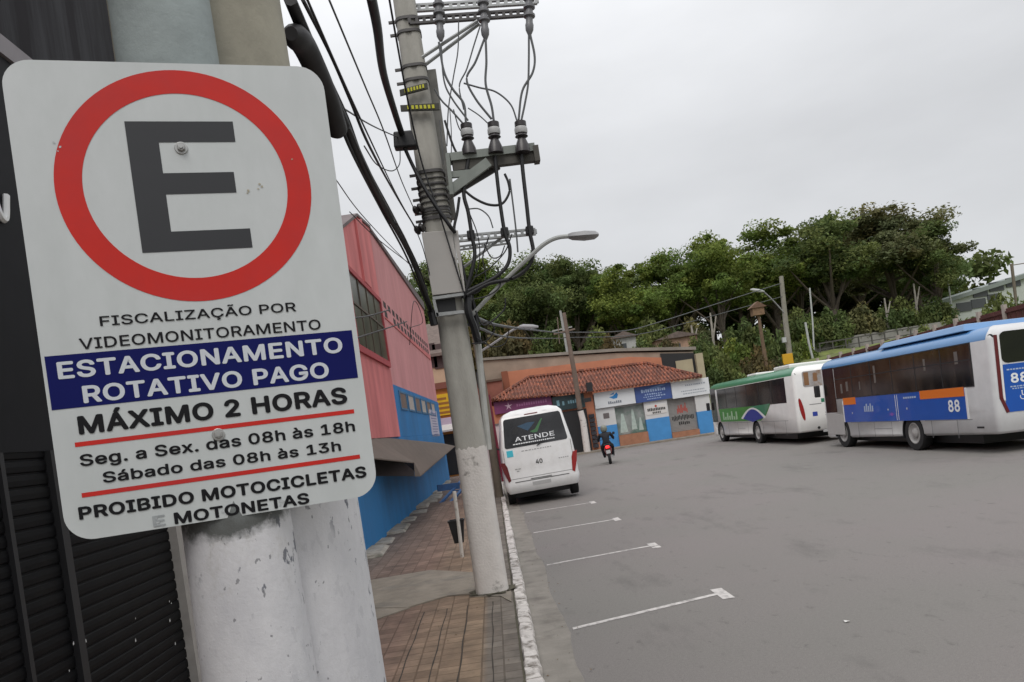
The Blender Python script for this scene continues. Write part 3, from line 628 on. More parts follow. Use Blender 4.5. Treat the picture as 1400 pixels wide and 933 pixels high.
srect(b, 0.431, 0.674, 0.1275, 0.173); srect(b, 0.431, 0.655, 0.240, 0.286); srect(b, 0.431, 0.683, 0.367, 0.410)
b.build('letter_e', SBLK, t)
b = MB(); srect(b, 0.010, 0.982, 0.613, 0.7245, 0.0006); b.build('blue_band', SNAVY, t)
b = MB(); srect(b, 0.061, 0.952, 0.796, 0.8055, 0.0006); srect(b, 0.060, 0.951, 0.902, 0.9115, 0.0006); b.build('red_rule', SRED, t)
b = MB()
def sline(b, txt, u0, u1, v0, v1, bold, d=0.0008): b.text(txt, su(u0, v1, d), (1, 0, 0), (0, 0, 1), (u1 - u0) * SW, (v1 - v0) * SH, bold=bold)
sline(b, 'FISCALIZAÇÃO POR', 0.182, 0.800, 0.539, 0.559, 0.02)
sline(b, 'VIDEOMONITORAMENTO', 0.114, 0.876, 0.582, 0.6045, 0.02)
sline(b, 'MÁXIMO 2 HORAS', 0.081, 0.934, 0.744, 0.779, 0.058)
sline(b, 'Seg. a Sex. das 08h às 18h', 0.070, 0.947, 0.823, 0.846, 0.038)
sline(b, 'Sábado das 08h às 13h', 0.128, 0.889, 0.865, 0.8865, 0.038)
sline(b, 'PROIBIDO MOTOCICLETAS', 0.047, 0.966, 0.931, 0.955, 0.058)
sline(b, 'MOTONETAS', 0.322, 0.757, 0.972, 0.995, 0.055)
b.build('black_lettering', STXT, t)
b = MB(); sline(b, 'E', 0.256, 0.292, 0.972, 0.994, 0.030); b.build('faded_letter', mat('faded_black', (0.34, 0.36, 0.37), 0.5, 0.2, 40), t)
b = MB()
sline(b, 'ESTACIONAMENTO', 0.044, 0.942, 0.628, 0.661, 0.048); sline(b, 'ROTATIVO PAGO', 0.106, 0.883, 0.682, 0.7155, 0.048)
b.build('white_lettering', SWHT, t)
for (u, v) in ((0.498, 0.186), (0.491, 0.816)):
    c = su(u, v)
    b = MB(); b.lathe(c + V(0, 0, 0), [(0.0105, 0), (0.0105, 0.0018), (0.0098, 0.0022)], axis=(0, -1, 0), n=20)
    b.lathe(c + V(0, -0.002, 0), [(0.0068, 0), (0.0068, 0.005), (0.0058, 0.006)], axis=(0, -1, 0), n=6)
    b.lathe(c + V(0, -0.007, 0), [(0.0036, 0), (0.0034, 0.004)], axis=(0, -1, 0), n=10)
    b.build('bolt', mat('bolt_zinc', (0.42, 0.42, 0.41), 0.4, metal=0.7), t)
# worn flecks and stains on the sign
b = MB(); random.seed(9)
def fleck(b, u, v, s_, d=0.0011):
    c = su(u, v, d); pts = []
    k = random.randint(5, 8); a0 = random.random() * 6
    for i in range(k):
        a = a0 + 2 * math.pi * i / k; r_ = s_ * random.uniform(0.45, 1.1)
        pts.append(c + V(math.cos(a) * r_, 0, math.sin(a) * r_ * 0.8))
    b.add(pts, [tuple(range(k))])
for u, v, s_ in ((0.225, 0.943, 0.0045), (0.236, 0.948, 0.0035), (0.245, 0.938, 0.003), (0.472, 0.985, 0.0035), (0.481, 0.99, 0.0028), (0.665, 0.982, 0.005), (0.658, 0.989, 0.0036), (0.70, 0.986, 0.0025), (0.41, 0.99, 0.0025), (0.12, 0.172, 0.003), (0.137, 0.181, 0.0028), (0.13, 0.19, 0.002), (0.27, 0.985, 0.005), (0.265, 0.977, 0.004), (0.283, 0.992, 0.004)): fleck(b, u, v, s_)
b.split('worn_patch', mat('scraped_metal', (0.47, 0.49, 0.50), 0.5, 0.15, 60), t)
b = MB()
for u, v, s_ in ((0.734, 0.268, 0.0035), (0.742, 0.274, 0.0028), (0.728, 0.279, 0.002), (0.694, 0.283, 0.003), (0.69, 0.288, 0.002), (0.855, 0.214, 0.002)): fleck(b, u, v, s_)
b.split('rust_stain', mat('rust_stain', (0.42, 0.38, 0.29), 0.8, 0.2, 60), t)

# ------------------------------------------------------------------ pink building
PINK = mat('pink_plaster', (0.62, 0.275, 0.28), 0.85, 0.12, 0.9, bump=0.15, bscale=25, col2=(0.53, 0.225, 0.23), thr=(0.40, 0.70), stretch=(1, 0.8, 0.3))
REDP = mat('red_plaster', (0.66, 0.20, 0.20), 0.85, 0.14, 0.9, bump=0.15, bscale=25, col2=(0.50, 0.14, 0.14), thr=(0.40, 0.70), stretch=(1, 0.8, 0.3))
BLUE = mat('blue_plaster', (0.012, 0.195, 0.48), 0.65, 0.16, 0.8, bump=0.1, bscale=25, col2=(0.014, 0.15, 0.37), thr=(0.40, 0.70), stretch=(1, 0.8, 0.3))
t = thing('pink_building', 'pink two-storey building with blue lower wall and sloping canopy', 'building', (-2.8, 17, 0.14))
X = wallx
def slab(b, y0, y1, z0, z1, d0, d1=-6.0, z1b=None, mi=0):
    "a block on the building line from y0 to y1, standing d0 proud of it and d1 deep"
    za, zb = z1, z1 if z1b is None else z1b
    b.hexa([(X(y0) + d1, y0, z0), (X(y0) + d0, y0, z0), (X(y1) + d0, y1, z0), (X(y1) + d1, y1, z0), (X(y0) + d1, y0, za), (X(y0) + d0, y0, za), (X(y1) + d0, y1, zb), (X(y1) + d1, y1, zb)], mi)
b = MB(); slab(b, 22.6, 38.6, 2.45, 8.72, 0.0, -8, 9.05); b.build('upper_wall', PINK, t)
b = MB(); slab(b, 15.2, 20.4, 2.45, 6.30, 0.10, -8, 8.36); slab(b, 20.4, 22.58, 2.45, 8.36, 0.10, -8, 8.62); slab(b, 19.9, 20.9, 6.52, 8.14, 0.16, 0.09, 8.42); b.build('end_bay', REDP, t)
b = MB(); slab(b, 15.2, 38.6, 0.141, 2.44, 0.05, -8); slab(b, 22.62, 38.62, 2.445, 4.04, 0.03, -1); b.build('lower_wall', BLUE, t)
b = MB(); b.hexa([(X(15.2) - 8, 15.2, 6.302), (X(15.2) + .14, 15.2, 6.302), (X(20.4) + .14, 20.4, 8.362), (X(20.4) - 8, 20.4, 8.362), (X(15.2) - 8, 15.2, 6.38), (X(15.2) + .14, 15.2, 6.38), (X(20.4) + .14, 20.4, 8.44), (X(20.4) - 8, 20.4, 8.44)]); b.hexa([(X(20.4) - 8, 20.4, 8.364), (X(20.4) + .14, 20.4, 8.364), (X(22.6) + .14, 22.6, 8.624), (X(22.6) - 8, 22.6, 8.624), (X(20.4) - 8, 20.4, 8.44), (X(20.4) + .14, 20.4, 8.44), (X(22.6) + .14, 22.6, 8.70), (X(22.6) - 8, 22.6, 8.70)]); slab(b, 22.6, 38.7, 8.73, 8.80, 0.06, -8, 9.13); b.split('coping', mat('coping_grey', (0.16, 0.13, 0.13), 0.9, 0.2, 2), t)
# big window
f = MB()
y0, y1, z0, z1 = 17.6, 22.2, 4.62, 6.35
slab(f, y0 - 0.2, y1 + 0.12, z0 - 0.16, z0, 0.17, 0.11); slab(f, y0 - 0.2, y1 + 0.12, z1, z1 + 0.12, 0.17, 0.11); slab(f, y1, y1 + 0.12, z0, z1, 0.17, 0.11); slab(f, y0 - 0.2, y0, z0, z1, 0.17, 0.11)
fo = f.build('window', mat('red_frame', (0.40, 0.06, 0.07), 0.7, 0.1, 2), t)
g = MB(); slab(g, y0, y1, z0, z1, 0.125, 0.105); g.build('pane', mat('dull_pane', (0.105, 0.10, 0.075), 0.3, 0.3, 0.8, col2=(0.05, 0.048, 0.04), thr=(0.45, 0.6)), fo)
g = MB()
for yy in (18.75, 19.9, 21.05): slab(g, yy, yy + 0.05, z0, z1, 0.15, 0.127)
slab(g, y0, y1, 5.6, 5.65, 0.152, 0.128); g.build('glazing_bar', mat('bar_brown', (0.10, 0.075, 0.055), 0.6), fo)
# vent block band
b = MB()
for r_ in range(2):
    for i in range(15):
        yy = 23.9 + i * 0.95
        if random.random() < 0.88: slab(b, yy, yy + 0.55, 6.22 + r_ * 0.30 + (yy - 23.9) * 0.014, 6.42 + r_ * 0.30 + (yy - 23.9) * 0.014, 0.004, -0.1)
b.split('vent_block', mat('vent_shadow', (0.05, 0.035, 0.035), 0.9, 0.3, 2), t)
b = MB(); slab(b, 23.7, 38.2, 6.14, 6.17, 0.03, 0.001, 6.37); b.build('vent_sill', REDP, t)
# strip of windows over the canopy
for i in range(6):
    yy = 24.1 + i * 2.05
    f = MB(); slab(f, yy, yy + 1.75, 3.30, 3.36, 0.06, 0.031); slab(f, yy, yy + 1.75, 3.84, 3.90, 0.06, 0.031); slab(f, yy, yy + 0.12, 3.36, 3.84, 0.06, 0.031); slab(f, yy + 1.63, yy + 1.75, 3.36, 3.84, 0.06, 0.031)
    fo = f.build('strip_window', mat('pale_blue_frame', (0.06, 0.17, 0.30), 0.6, 0.1, 2), t)
    g = MB(); slab(g, yy + 0.12, yy + 1.63, 3.36, 3.84, 0.045, 0.032)
    g.build('pane', mat('pane_white' if i % 2 else 'pane_grey', (0.50, 0.52, 0.50) if i % 2 else (0.16, 0.17, 0.165), 0.3, 0.25, 2), fo)
# canopy
CANO = mat('brown_canopy', (0.135, 0.105, 0.085), 0.8, 0.15, 1.2, bump=0.1)
b = MB()
pts = [onx(466, 621, -2.75), onx(512, 597, -2.80), onx(604, 606, -2.50), onx(622, 610, -1.9), onx(575, 650, -1.95), onx(567, 650, -1.97), onx(566, 632, -1.97)]
low = [p + V(0, 0, -0.03) for p in pts]
k = len(pts)
b.add(pts + low, [(0, 6, 1), (1, 6, 4, 3), (1, 3, 2), (6, 5, 4), (7, 8, 13), (8, 10, 11, 13), (8, 9, 10), (13, 11, 12)] + [(i, i + k, (i + 1) % k + k, (i + 1) % k) for i in range(k)])
b.build('canopy', CANO, t)
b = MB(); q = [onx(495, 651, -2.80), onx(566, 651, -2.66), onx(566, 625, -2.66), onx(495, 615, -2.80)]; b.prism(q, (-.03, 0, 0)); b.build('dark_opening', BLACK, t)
# poster on the blue wall
b = MB(); slab(b, 33.0, 36.6, 2.35, 3.55, 0.05, 0.031)
o = b.build('poster', mat('poster_lilac', (0.52, 0.50, 0.60), 0.6, 0.1, 1.5)); 
g = MB(); random.seed(4)
for i in range(9):
    z = 3.42 - i * 0.12; a = random.uniform(0, 0.5); slab(g, 33.4 + a, 36.3 - random.uniform(0, 0.7), z - 0.035, z, 0.055, 0.0505)
g.build('printed_lines', mat('poster_ink', (0.16, 0.17, 0.34), 0.6), o)
tag(o, 'pale lilac poster on the blue band of the pink building', 'poster')
b = MB()
for p, q in (((471, 300), (470, 288)), ((487, 300), (485, 283))): b.tube([onx(*p, -2.8), onx(*q, -2.8)], 0.02, 5)
# ------------------------------------------------------------------ buildings farther along the left side
t = thing('beige_house', 'beige house with brown tiled roof beyond the pink building', 'house', (-7, 46, 0))
BEI = mat('beige_plaster', (0.50, 0.36, 0.25), 0.85, 0.1, 1)
b = MB(); b.box(-14, -1.9, 47, 54, 0, 7.2); b.build('wall', BEI, t)
b = MB(); b.prism([(-14.4, 46.5, 7.2), (-1.4, 46.5, 7.2), (-1.4, 50.5, 9.6), (-14.4, 50.5, 9.6)], (0, 0, 0.18)); b.prism([(-14.4, 54.5, 7.2), (-1.4, 54.5, 7.2), (-1.4, 50.5, 9.6), (-14.4, 50.5, 9.6)], (0, 0, 0.181))
TILEB = mat('brown_tiles', (0.15, 0.115, 0.10), 0.9, 0.3, 3)
b.build('roof', TILEB, t)
for px in (587, 602):
    c = at(px, 487, 46.98); f = MB(); f.box(c.x - 0.42, c.x + 0.42, 46.93, 46.99, c.z - 0.75, c.z + 0.75); f.build('window', mat('shutter_dark', (0.06, 0.035, 0.035), 0.6), t)
t = thing('yellow_shop', 'small shop front with orange wall and white awning beyond the pink building', 'shop', (-4, 44, 0))
b = MB(); b.box(-9, -1.2, 43.5, 46.9, 0.0, 5.0); b.build('wall', mat('orange_plaster', (0.55, 0.22, 0.06), 0.85, 0.15, 1), t)
b = MB(); b.box(-9, -1.1, 43.3, 46.9, 5.0, 5.35); b.build('eave', mat('red_brown_eave', (0.20, 0.07, 0.05), 0.85), t)
b = MB(); b.prism([(-9, 43.5, 2.9), (-0.6, 43.5, 2.9), (-0.6, 42.2, 2.55), (-9, 42.2, 2.55)], (0, 0, 0.1)); b.build('awning', mat('white_awning', (0.62, 0.60, 0.58), 0.7, 0.1, 2), t)
b = MB(); b.box(-9, -1.25, 43.44, 43.49, 0.1, 2.4); b.build('opening', BLACK, t)
b = MB(); b.box(-9, -0.9, 43.38, 43.43, 2.95, 3.35); b.build('fascia', mat('lilac_fascia', (0.5, 0.40, 0.50), 0.7), t)
b = MB(); b.box(-3.9, -1.5, 43.40, 43.46, 3.5, 4.7)
o = b.build('yellow_sign', mat('yellow_sign', (0.70, 0.42, 0.015), 0.5, 0.08, 2)); tag(o, 'bright yellow sign on the orange shop wall beyond the pink building', 'sign')
g = MB(); random.seed(8)
for i in range(4):
    z = 4.5 - i * 0.26; g.box(-3.5 + random.uniform(0, .4), -1.8 - random.uniform(0, .5), 43.39, 43.396, z - 0.13, z)
g.build('printed_lines', mat('sign_brown', (0.30, 0.12, 0.02), 0.6), o)
t = thing('white_wall', 'low white wall behind the lamp pole left of the van', 'wall', (-0.4, 44, 0))
b = MB(); b.box(-2.2, 1.5, 44.2, 44.5, 0.0, 2.5); b.build('panel', mat('offwhite', (0.60, 0.50, 0.50), 0.8, 0.08, 1), t)
b = MB(); b.box(-2.25, 1.55, 44.15, 44.55, 2.5, 2.6); b.build('coping', mat('coping_grey', (0.16, 0.13, 0.13)), t)

# ------------------------------------------------------------------ the corner shops
SALM = mat('salmon_plaster', (0.50, 0.20, 0.115), 0.85, 0.12, 0.7, col2=(0.42, 0.165, 0.10), thr=(0.5, 0.75))
TAN = mat('tan_plaster', (0.33, 0.26, 0.205), 0.9, 0.18, 0.6, col2=(0.26, 0.21, 0.17), thr=(0.45, 0.7))
def tile_material():
    m = bpy.data.materials.new('clay_tiles'); m.use_nodes = True; t = m.node_tree; n = t.nodes; bs = n['Principled BSDF']; bs.inputs['Roughness'].default_value = 0.85
    co = n.new('ShaderNodeTexCoord').outputs['Object']
    br = n.new('ShaderNodeTexBrick'); br.offset = 0.5
    br.inputs['Brick Width'].default_value = 0.24; br.inputs['Row Height'].default_value = 0.38; br.inputs['Mortar Size'].default_value = 0.03; br.inputs['Scale'].default_value = 1
    br.inputs['Color1'].default_value = (0.30, 0.095, 0.05, 1); br.inputs['Color2'].default_value = (0.15, 0.055, 0.035, 1); br.inputs['Mortar'].default_value = (0.10, 0.035, 0.025, 1)
    t.links.new(co, br.inputs['Vector'])
    nz = n.new('ShaderNodeTexNoise'); nz.inputs['Scale'].default_value = 1.3; nz.inputs['Detail'].default_value = 7; t.links.new(co, nz.inputs['Vector'])
    r = n.new('ShaderNodeMapRange'); r.inputs[1].default_value = 0.3; r.inputs[2].default_value = 0.7; r.inputs[3].default_value = 0.65; r.inputs[4].default_value = 1.35; t.links.new(nz.outputs[0], r.inputs[0])
    sc = n.new('ShaderNodeVectorMath'); sc.operation = 'SCALE'; t.links.new(br.outputs[0], sc.inputs[0]); t.links.new(r.outputs[0], sc.inputs['Scale']); t.links.new(sc.outputs[0], bs.inputs['Base Color'])
    return m
CLAY = tile_material()
SKYB = mat('sky_blue_paint', (0.06, 0.26, 0.58), 0.7, 0.1, 1)
WALLW = mat('white_plaster', (0.60, 0.60, 0.60), 0.85, 0.08, 1)
t = thing('corner_shops', 'low row of corner shops with clay tile roof and blue and white front', 'shop', (7, 48, 0))
b = MB(); b.box(-1.2, 6.58, 48.0, 52.5, 0.101, 3.75); b.build('left_wall', SALM, t)
b = MB()
b.box(6.6, 13.85, 48.25, 53, 0.101, 3.55)
for x0, x1 in ((6.6, 7.81), (9.67, 11.15), (12.92, 13.85)): b.box(x0, x1, 48.0, 48.249, 1.50, 2.6)
b.build('front_wall', WALLW, t)
b = MB()
for x0, x1 in ((6.6, 7.81), (9.67, 11.15), (12.92, 13.85)): b.box(x0, x1, 47.99, 48.248, 0.101, 1.50)
b.split('blue_dado', SKYB, t)
# roof: hipped, over the whole row
E0, E1 = 47.55, 52.6
b = MB()
ev = [V(0.35, E0, 4.05), V(6.66, E0, 3.72), V(13.4, E0, 3.62), V(14.9, E1, 3.75), V(0.2, E1 + 2, 4.2)]
rd = [V(2.9, 51.3, 5.32), V(10.9, 51.3, 5.12)]
b.add(ev + rd, [(0, 1, 2, 6, 5), (2, 3, 6), (3, 4, 5, 6), (4, 0, 5)])
# rows of barrel tiles running down the slope
for i in range(58):
    x = 0.5 + i * 0.225
    lo = ev[0].lerp(ev[1], (x - 0.35) / 6.31) if x < 6.66 else ev[1].lerp(ev[2], (x - 6.66) / 6.74)
    if x < 2.9: tt = (x - 0.35) / 2.55; hi = ev[0].lerp(rd[0], tt)
    elif x <= 10.9: hi = rd[0].lerp(rd[1], (x - 2.9) / 8.0)
    else: tt = (13.4 - x) / 2.5; hi = ev[2].lerp(rd[1], max(tt, 0))
    hi = Vector((x, hi.y, hi.z)); lo = Vector((x, lo.y - 0.05, lo.z))
    if (hi - lo).length > 0.3: b.tube([lo + V(0, 0, 0.01), hi + V(0, 0, 0.01)], 0.085, 6)
b.tube([ev[0] + V(0, 0, 0.06), rd[0] + V(0, 0, 0.09), rd[1] + V(0, 0, 0.09), ev[2] + V(0, 0, 0.06)], 0.13, 6)
b.build('tile_roof', CLAY, t, smooth=True)
# shop openings
SHG = mat('display_shutter', (0.26, 0.28, 0.27), 0.6, 0.25, 0.9, col2=(0.10, 0.17, 0.14), thr=(0.42, 0.6))
b = MB(); b.box(7.82, 9.66, 48.21, 48.245, 0.78, 2.5)
o = b.build('shop_window', SHG, t)
b = MB()
for x0, x1, z0, z1, d in ((8.0, 8.5, 0.9, 2.1, .0), (8.75, 9.1, 1.0, 2.3, .0), (9.2, 9.5, 0.9, 1.7, .0)):
    b.add([(x0, 48.205, z0), (x1, 48.205, z0), ((x0 * .3 + x1 * .7), 48.205, z1), ((x0 * .6 + x1 * .4), 48.205, z1)], [(0, 1, 2, 3)])
b.build('poster_figures', mat('poster_pale', (0.42, 0.50, 0.46), 0.6, 0.2, 3), o)
b = MB(); b.box(11.16, 12.91, 48.21, 48.245, 0.45, 2.5)
for i in range(22): b.box(11.16, 12.91, 48.195, 48.209, 0.46 + i * 0.093, 0.53 + i * 0.093)
o = b.build('roller_shutter', mat('grey_shutter', (0.27, 0.26, 0.25), 0.6, 0.1, 2), t)
# graffiti-like lettering on the shutter: a red blob above black scrawl
b = MB(); random.seed(31)
for i in range(9): b.box(11.75 + 0.075 * i, 11.75 + 0.075 * i + 0.05, 48.185, 48.193, 1.55 + random.uniform(0, .25), 1.85 + random.uniform(0, .35))
b.build('red_lettering', mat('red_ink', (0.45, 0.06, 0.04), 0.7), o)
b = MB()
for i in range(15): b.box(11.35 + 0.095 * i, 11.35 + 0.095 * i + 0.06, 48.185, 48.193, 1.12 + random.uniform(0, .1), 1.38 + random.uniform(0, .1))
for i in range(6): b.box(11.75 + 0.12 * i, 11.75 + 0.12 * i + 0.08, 48.185, 48.193, 0.82 + random.uniform(0, .05), 1.0 + random.uniform(0, .06))
b.build('black_lettering', mat('black_ink', (0.03, 0.03, 0.03), 0.7), o)
b = MB()
b.box(7.82, 9.66, 47.85, 48.2, 0.101, 0.76); b.box(11.16, 12.91, 47.9, 48.2, 0.101, 0.44)
b.split('doorstep', mat('terracotta_step', (0.36, 0.17, 0.10), 0.85, 0.2, 2), t)
b = MB(); b.box(4.55, 6.05, 47.93, 47.998, 0.101, 2.75); b.build('dark_doorway', BLACK, t)
b = MB()
for i in range(8):
    b.cbox((6.3, 47.9, 0.35 + i * 0.27), 0.34, 0.16, 0.22)
b.build('stacked_goods', mat('goods_dark', (0.035, 0.035, 0.045), 0.6, 0.4, 4), t)
b = MB(); b.box(1.2, 4.4, 47.95, 47.999, 0.6, 3.1); b.build('purple_shutter', mat('dusky_purple', (0.09, 0.04, 0.08), 0.6, 0.2, 1), t)
# salmon wall and grey slab rising behind the roof
t = thing('salmon_building', 'salmon walled building with flat grey roof slab behind the tile roof', 'building', (7, 54, 0))
b = MB(); b.prism([(1.7, 54, 0), (12.6, 54, 0), (12.6, 54, 5.6), (10.4, 54, 5.97), (1.7, 54, 6.2)], (0, 5, 0)); b.build('wall', SALM, t)
b = MB(); b.box(1.25, 1.69, 53.9, 59, 0, 6.25); b.build('shaded_side_face', mat('shaded_salmon', (0.26, 0.09, 0.05), 0.85, 0.1, 1), t)  # left side face of the wall, its shade painted as a darker salmon
b = MB(); b.prism([(-0.1, 54.3, 0), (15, 54.3, 0), (15, 54.3, 5.7), (9.6, 54.3, 6.4), (-0.1, 54.3, 7.25)], (0, 4, 0)); b.build('rear_wall', TAN, t)
b = MB(); b.prism([(-0.3, 54.15, 7.45), (9.6, 54.15, 6.72), (15.2, 54.15, 6.02), (15.2, 54.15, 5.80), (9.6, 54.15, 6.5), (-0.3, 54.15, 7.28)], (0, 7, 0)); b.build('roof_slab', mat('slab_grey', (0.26, 0.235, 0.205), 0.9, 0.2, 0.8), t)
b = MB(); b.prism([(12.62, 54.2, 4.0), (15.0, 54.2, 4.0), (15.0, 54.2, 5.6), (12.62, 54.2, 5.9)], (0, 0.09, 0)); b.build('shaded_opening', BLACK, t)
b = MB(); b.box(13.6, 14.8, 54.1, 54.19, 3.2, 5.2); b.build('inner_wall', mat('cream_wall', (0.40, 0.35, 0.24), 0.85, 0.1, 1), t)
b = MB(); b.box(15.0, 15.5, 53.8, 54.3, 0, 5.5); b.build('column', mat('cream_wall', (0.40, 0.35, 0.24)), t)
t = thing('brown_wall', 'dull red-brown wall between the lamp pole and the tile roof', 'wall', (-1, 53, 0))
b = MB(); b.box(-4, 1.2, 53.2, 53.6, 0, 5.6); b.build('panel', mat('brown_red_plaster', (0.25, 0.10, 0.075), 0.9, 0.2, 1), t)
b = MB(); b.box(-4.1, 1.22, 53.1, 53.7, 5.6, 5.75); b.build('coping', mat('coping_brown', (0.12, 0.08, 0.06), 0.9), t)

# shop signs
def board(name, label, x0, x1, z0, z1, m, y=47.86, tilt=0.0):
    b = MB(); b.box(x0, x1, y, y + 0.12, z0, z1); o = b.build(name, m, bevel=0.01); return tag(o, label, 'sign')
DB = mat('print_blue', (0.02, 0.12, 0.45), 0.5); DG = mat('print_grey', (0.14, 0.16, 0.20), 0.5); PW = mat('print_white', (0.70, 0.74, 0.80), 0.5)
o = board('shop_sign', 'white shop sign with a small blue emblem over the display window', 6.62, 9.18, 2.62, 3.62, mat('sign_panel_white', (0.68, 0.70, 0.72), 0.45, 0.04, 1))
b = MB(); c = V(7.85, 47.852, 3.25)
b.add([c + V(-.30, 0, -.02), c + V(-.05, 0, .02), c + V(.22, 0, .22), c + V(.28, 0, .05), c + V(.20, 0, -.14), c + V(-.04, 0, -.16)], [(0, 1, 2, 3, 4, 5)])
b.add([c + V(-.26, 0, .10), c + V(.05, 0, .24), c + V(.02, 0, .12)], [(0, 1, 2)])
b.build('blue_emblem', mat('emblem_blue', (0.02, 0.22, 0.55), 0.5), o)
b = MB(); random.seed(2)
for i in range(7): b.box(7.45 + i * 0.125, 7.45 + i * 0.125 + 0.085, 47.85, 47.856, 2.80, 2.93 + random.uniform(-.02, .04))
b.build('dark_lettering', DG, o)
o = board('shop_sign', 'blue shop sign with white lettering in the middle of the corner shops', 9.20, 11.50, 2.60, 3.60, mat('sign_panel_blue', (0.045, 0.085, 0.27), 0.45, 0.12, 1.5))
b = MB(); random.seed(6)
for r_, (z, h, x0, x1) in enumerate(((3.18, .2, 9.6, 11.1), (3.0, .09, 9.8, 10.9), (2.86, .08, 9.7, 11.0), (2.72, .07, 9.9, 10.8))):
    x = x0
    while x < x1:
        wd = random.uniform(.05, .12); b.box(x, x + wd, 47.85, 47.856, z, z + h * random.uniform(.7, 1.1)); x += wd + random.uniform(.03, .07)
b.build('white_lettering', mat('print_pale_blue', (0.35, 0.45, 0.65), 0.5), o)
b = MB()
b.add([(9.5, 47.853, 3.3), (10.2, 47.853, 3.42), (10.9, 47.853, 3.56), (11.2, 47.853, 3.5), (10.3, 47.853, 3.3)], [(0, 1, 2, 3, 4)])
b.build('light_swoosh', mat('swoosh_blue', (0.12, 0.22, 0.45), 0.5), o)
o = board('shop_sign', 'white shop sign with grey lettering at the right end of the corner shops', 11.52, 13.92, 2.53, 3.56, mat('sign_panel_white', (0.68, 0.70, 0.72)))
b = MB(); random.seed(16)
for r_, (z, h, x0, x1) in enumerate(((3.22, .08, 12.4, 13.6), (2.88, .06, 12.1, 13.6), (2.72, .05, 12.2, 13.7))):
    x = x0
    while x < x1:
        wd = random.uniform(.05, .13); b.box(x, x + wd, 47.85, 47.856, z, z + h); x += wd + random.uniform(.03, .06)
b.build('grey_lettering', mat('print_midgrey', (0.30, 0.33, 0.38), 0.5), o)
o = board('shop_sign', 'purple shop sign with pale figure behind the van', 0.35, 3.95, 3.2, 3.98, mat('sign_panel_purple', (0.17, 0.035, 0.12), 0.5, 0.2, 1.2), y=47.80)
b = MB(); c = V(1.25, 47.793, 3.6)
for k in range(5):
    a = R(90 + 72 * k); b.add([c + V(math.cos(a) * .26, 0, math.sin(a) * .26), c + V(math.cos(a + .7) * .07, 0, math.sin(a + .7) * .07), c, c + V(math.cos(a - .7) * .07, 0, math.sin(a - .7) * .07)], [(0, 1, 2, 3)])
b.build('pale_figure', mat('print_pink', (0.62, 0.45, 0.56), 0.5), o)
b = MB(); random.seed(41)
for i in range(13): b.box(1.75 + i * .15, 1.75 + i * .15 + .1, 47.79, 47.798, 3.5, 3.66 + random.uniform(-.04, .06))
b.build('lettering', mat('print_mauve', (0.32, 0.12, 0.26), 0.5), o)
o = board('shop_sign', 'dark teal shop sign above the black doorway', 4.0, 6.0, 2.85, 3.75, mat('sign_panel_teal', (0.022, 0.045, 0.052), 0.4, 0.3, 1.5), y=47.80)
b = MB(); b.box(4.25, 4.42, 47.79, 47.798, 3.15, 3.5); b.box(4.6, 4.72, 47.79, 47.798, 3.15, 3.4)
random.seed(51)
for i in range(6): b.box(4.95 + i * .15, 5.05 + i * .15, 47.79, 47.798, 3.2, 3.36 + random.uniform(0, .1))
b.build('lettering', mat('print_cyan', (0.16, 0.30, 0.36), 0.5), o)
o = board('small_shop_sign', 'small white notice with red mark and black lettering on the middle pillar', 9.75, 11.05, 1.75, 2.35, mat('notice_white', (0.66, 0.64, 0.62), 0.6), y=47.975)
b = MB(); random.seed(61)
for i in range(11): b.box(9.85 + i * .105, 9.85 + i * .105 + .075, 47.965, 47.973, 1.98, 2.14 + random.uniform(-.03, .05))
for i in range(5): b.box(10.15 + i * .11, 10.15 + i * .11 + .07, 47.965, 47.973, 1.80, 1.92)
b.build('black_lettering', mat('black_ink', (0.03, 0.03, 0.03)), o)
b = MB(); b.lathe((10.4, 47.973, 2.26), [(0.075, 0), (0.075, 0.006)], axis=(0, -1, 0), n=12); b.build('red_mark', mat('red_ink', (0.45, 0.06, 0.04)), o)
o = board('small_shop_sign', 'small dark square notice on the left white pillar of the shops', 7.05, 7.42, 1.95, 2.28, mat('notice_dark', (0.14, 0.12, 0.12), 0.6, 0.3, 9), y=47.975)

# ------------------------------------------------------------------ main utility pole with its gear
PXC, PYC = -0.30, 10.0
t = thing('utility_pole', 'tall concrete power pole with white base, steel crossarms and street lamp arm', 'utility pole', (PXC, PYC, 0.14))
def pole_ring(cx, cy, z, wx, wy, groove=0.0, n=40):
    o = []
    for k in range(n):
        a = 2 * math.pi * k / n; d = (a - 1.5 * math.pi)
        g = groove if abs(d) < .17 else 0
        e = (abs(math.cos(a)) ** 3.2 + abs(math.sin(a)) ** 3.2) ** (-1 / 3.2)
        o.append((cx + math.cos(a) * (wx / 2 - g) * e, cy + math.sin(a) * (wy / 2 - g) * e, z))
    return o
b = MB()
b.loft([pole_ring(PXC, PYC, .1, .42, .40, .0), pole_ring(PXC, PYC, 2.0, .404, .385, .0), pole_ring(PXC, PYC, 2.2, .40, .38, .006), pole_ring(PXC, PYC, 3.3, .385, .36, .012), pole_ring(PXC, PYC, 4.5, .365, .35, .014), pole_ring(PXC, PYC, 8.4, .275, .25, .014), pole_ring(PXC, PYC, 11.0, .22, .2, .012)])
shaft = b.build('shaft', POLEC, t, smooth=True, ang=35)
b = MB(); n = 28
def circ(cx, cy, z, r, jag=0.0): return [(cx + math.cos(2 * math.pi * k / n) * r, cy + math.sin(2 * math.pi * k / n) * r, z + jag * math.sin(k * 2.3) * math.cos(k * 1.1)) for k in range(n)]
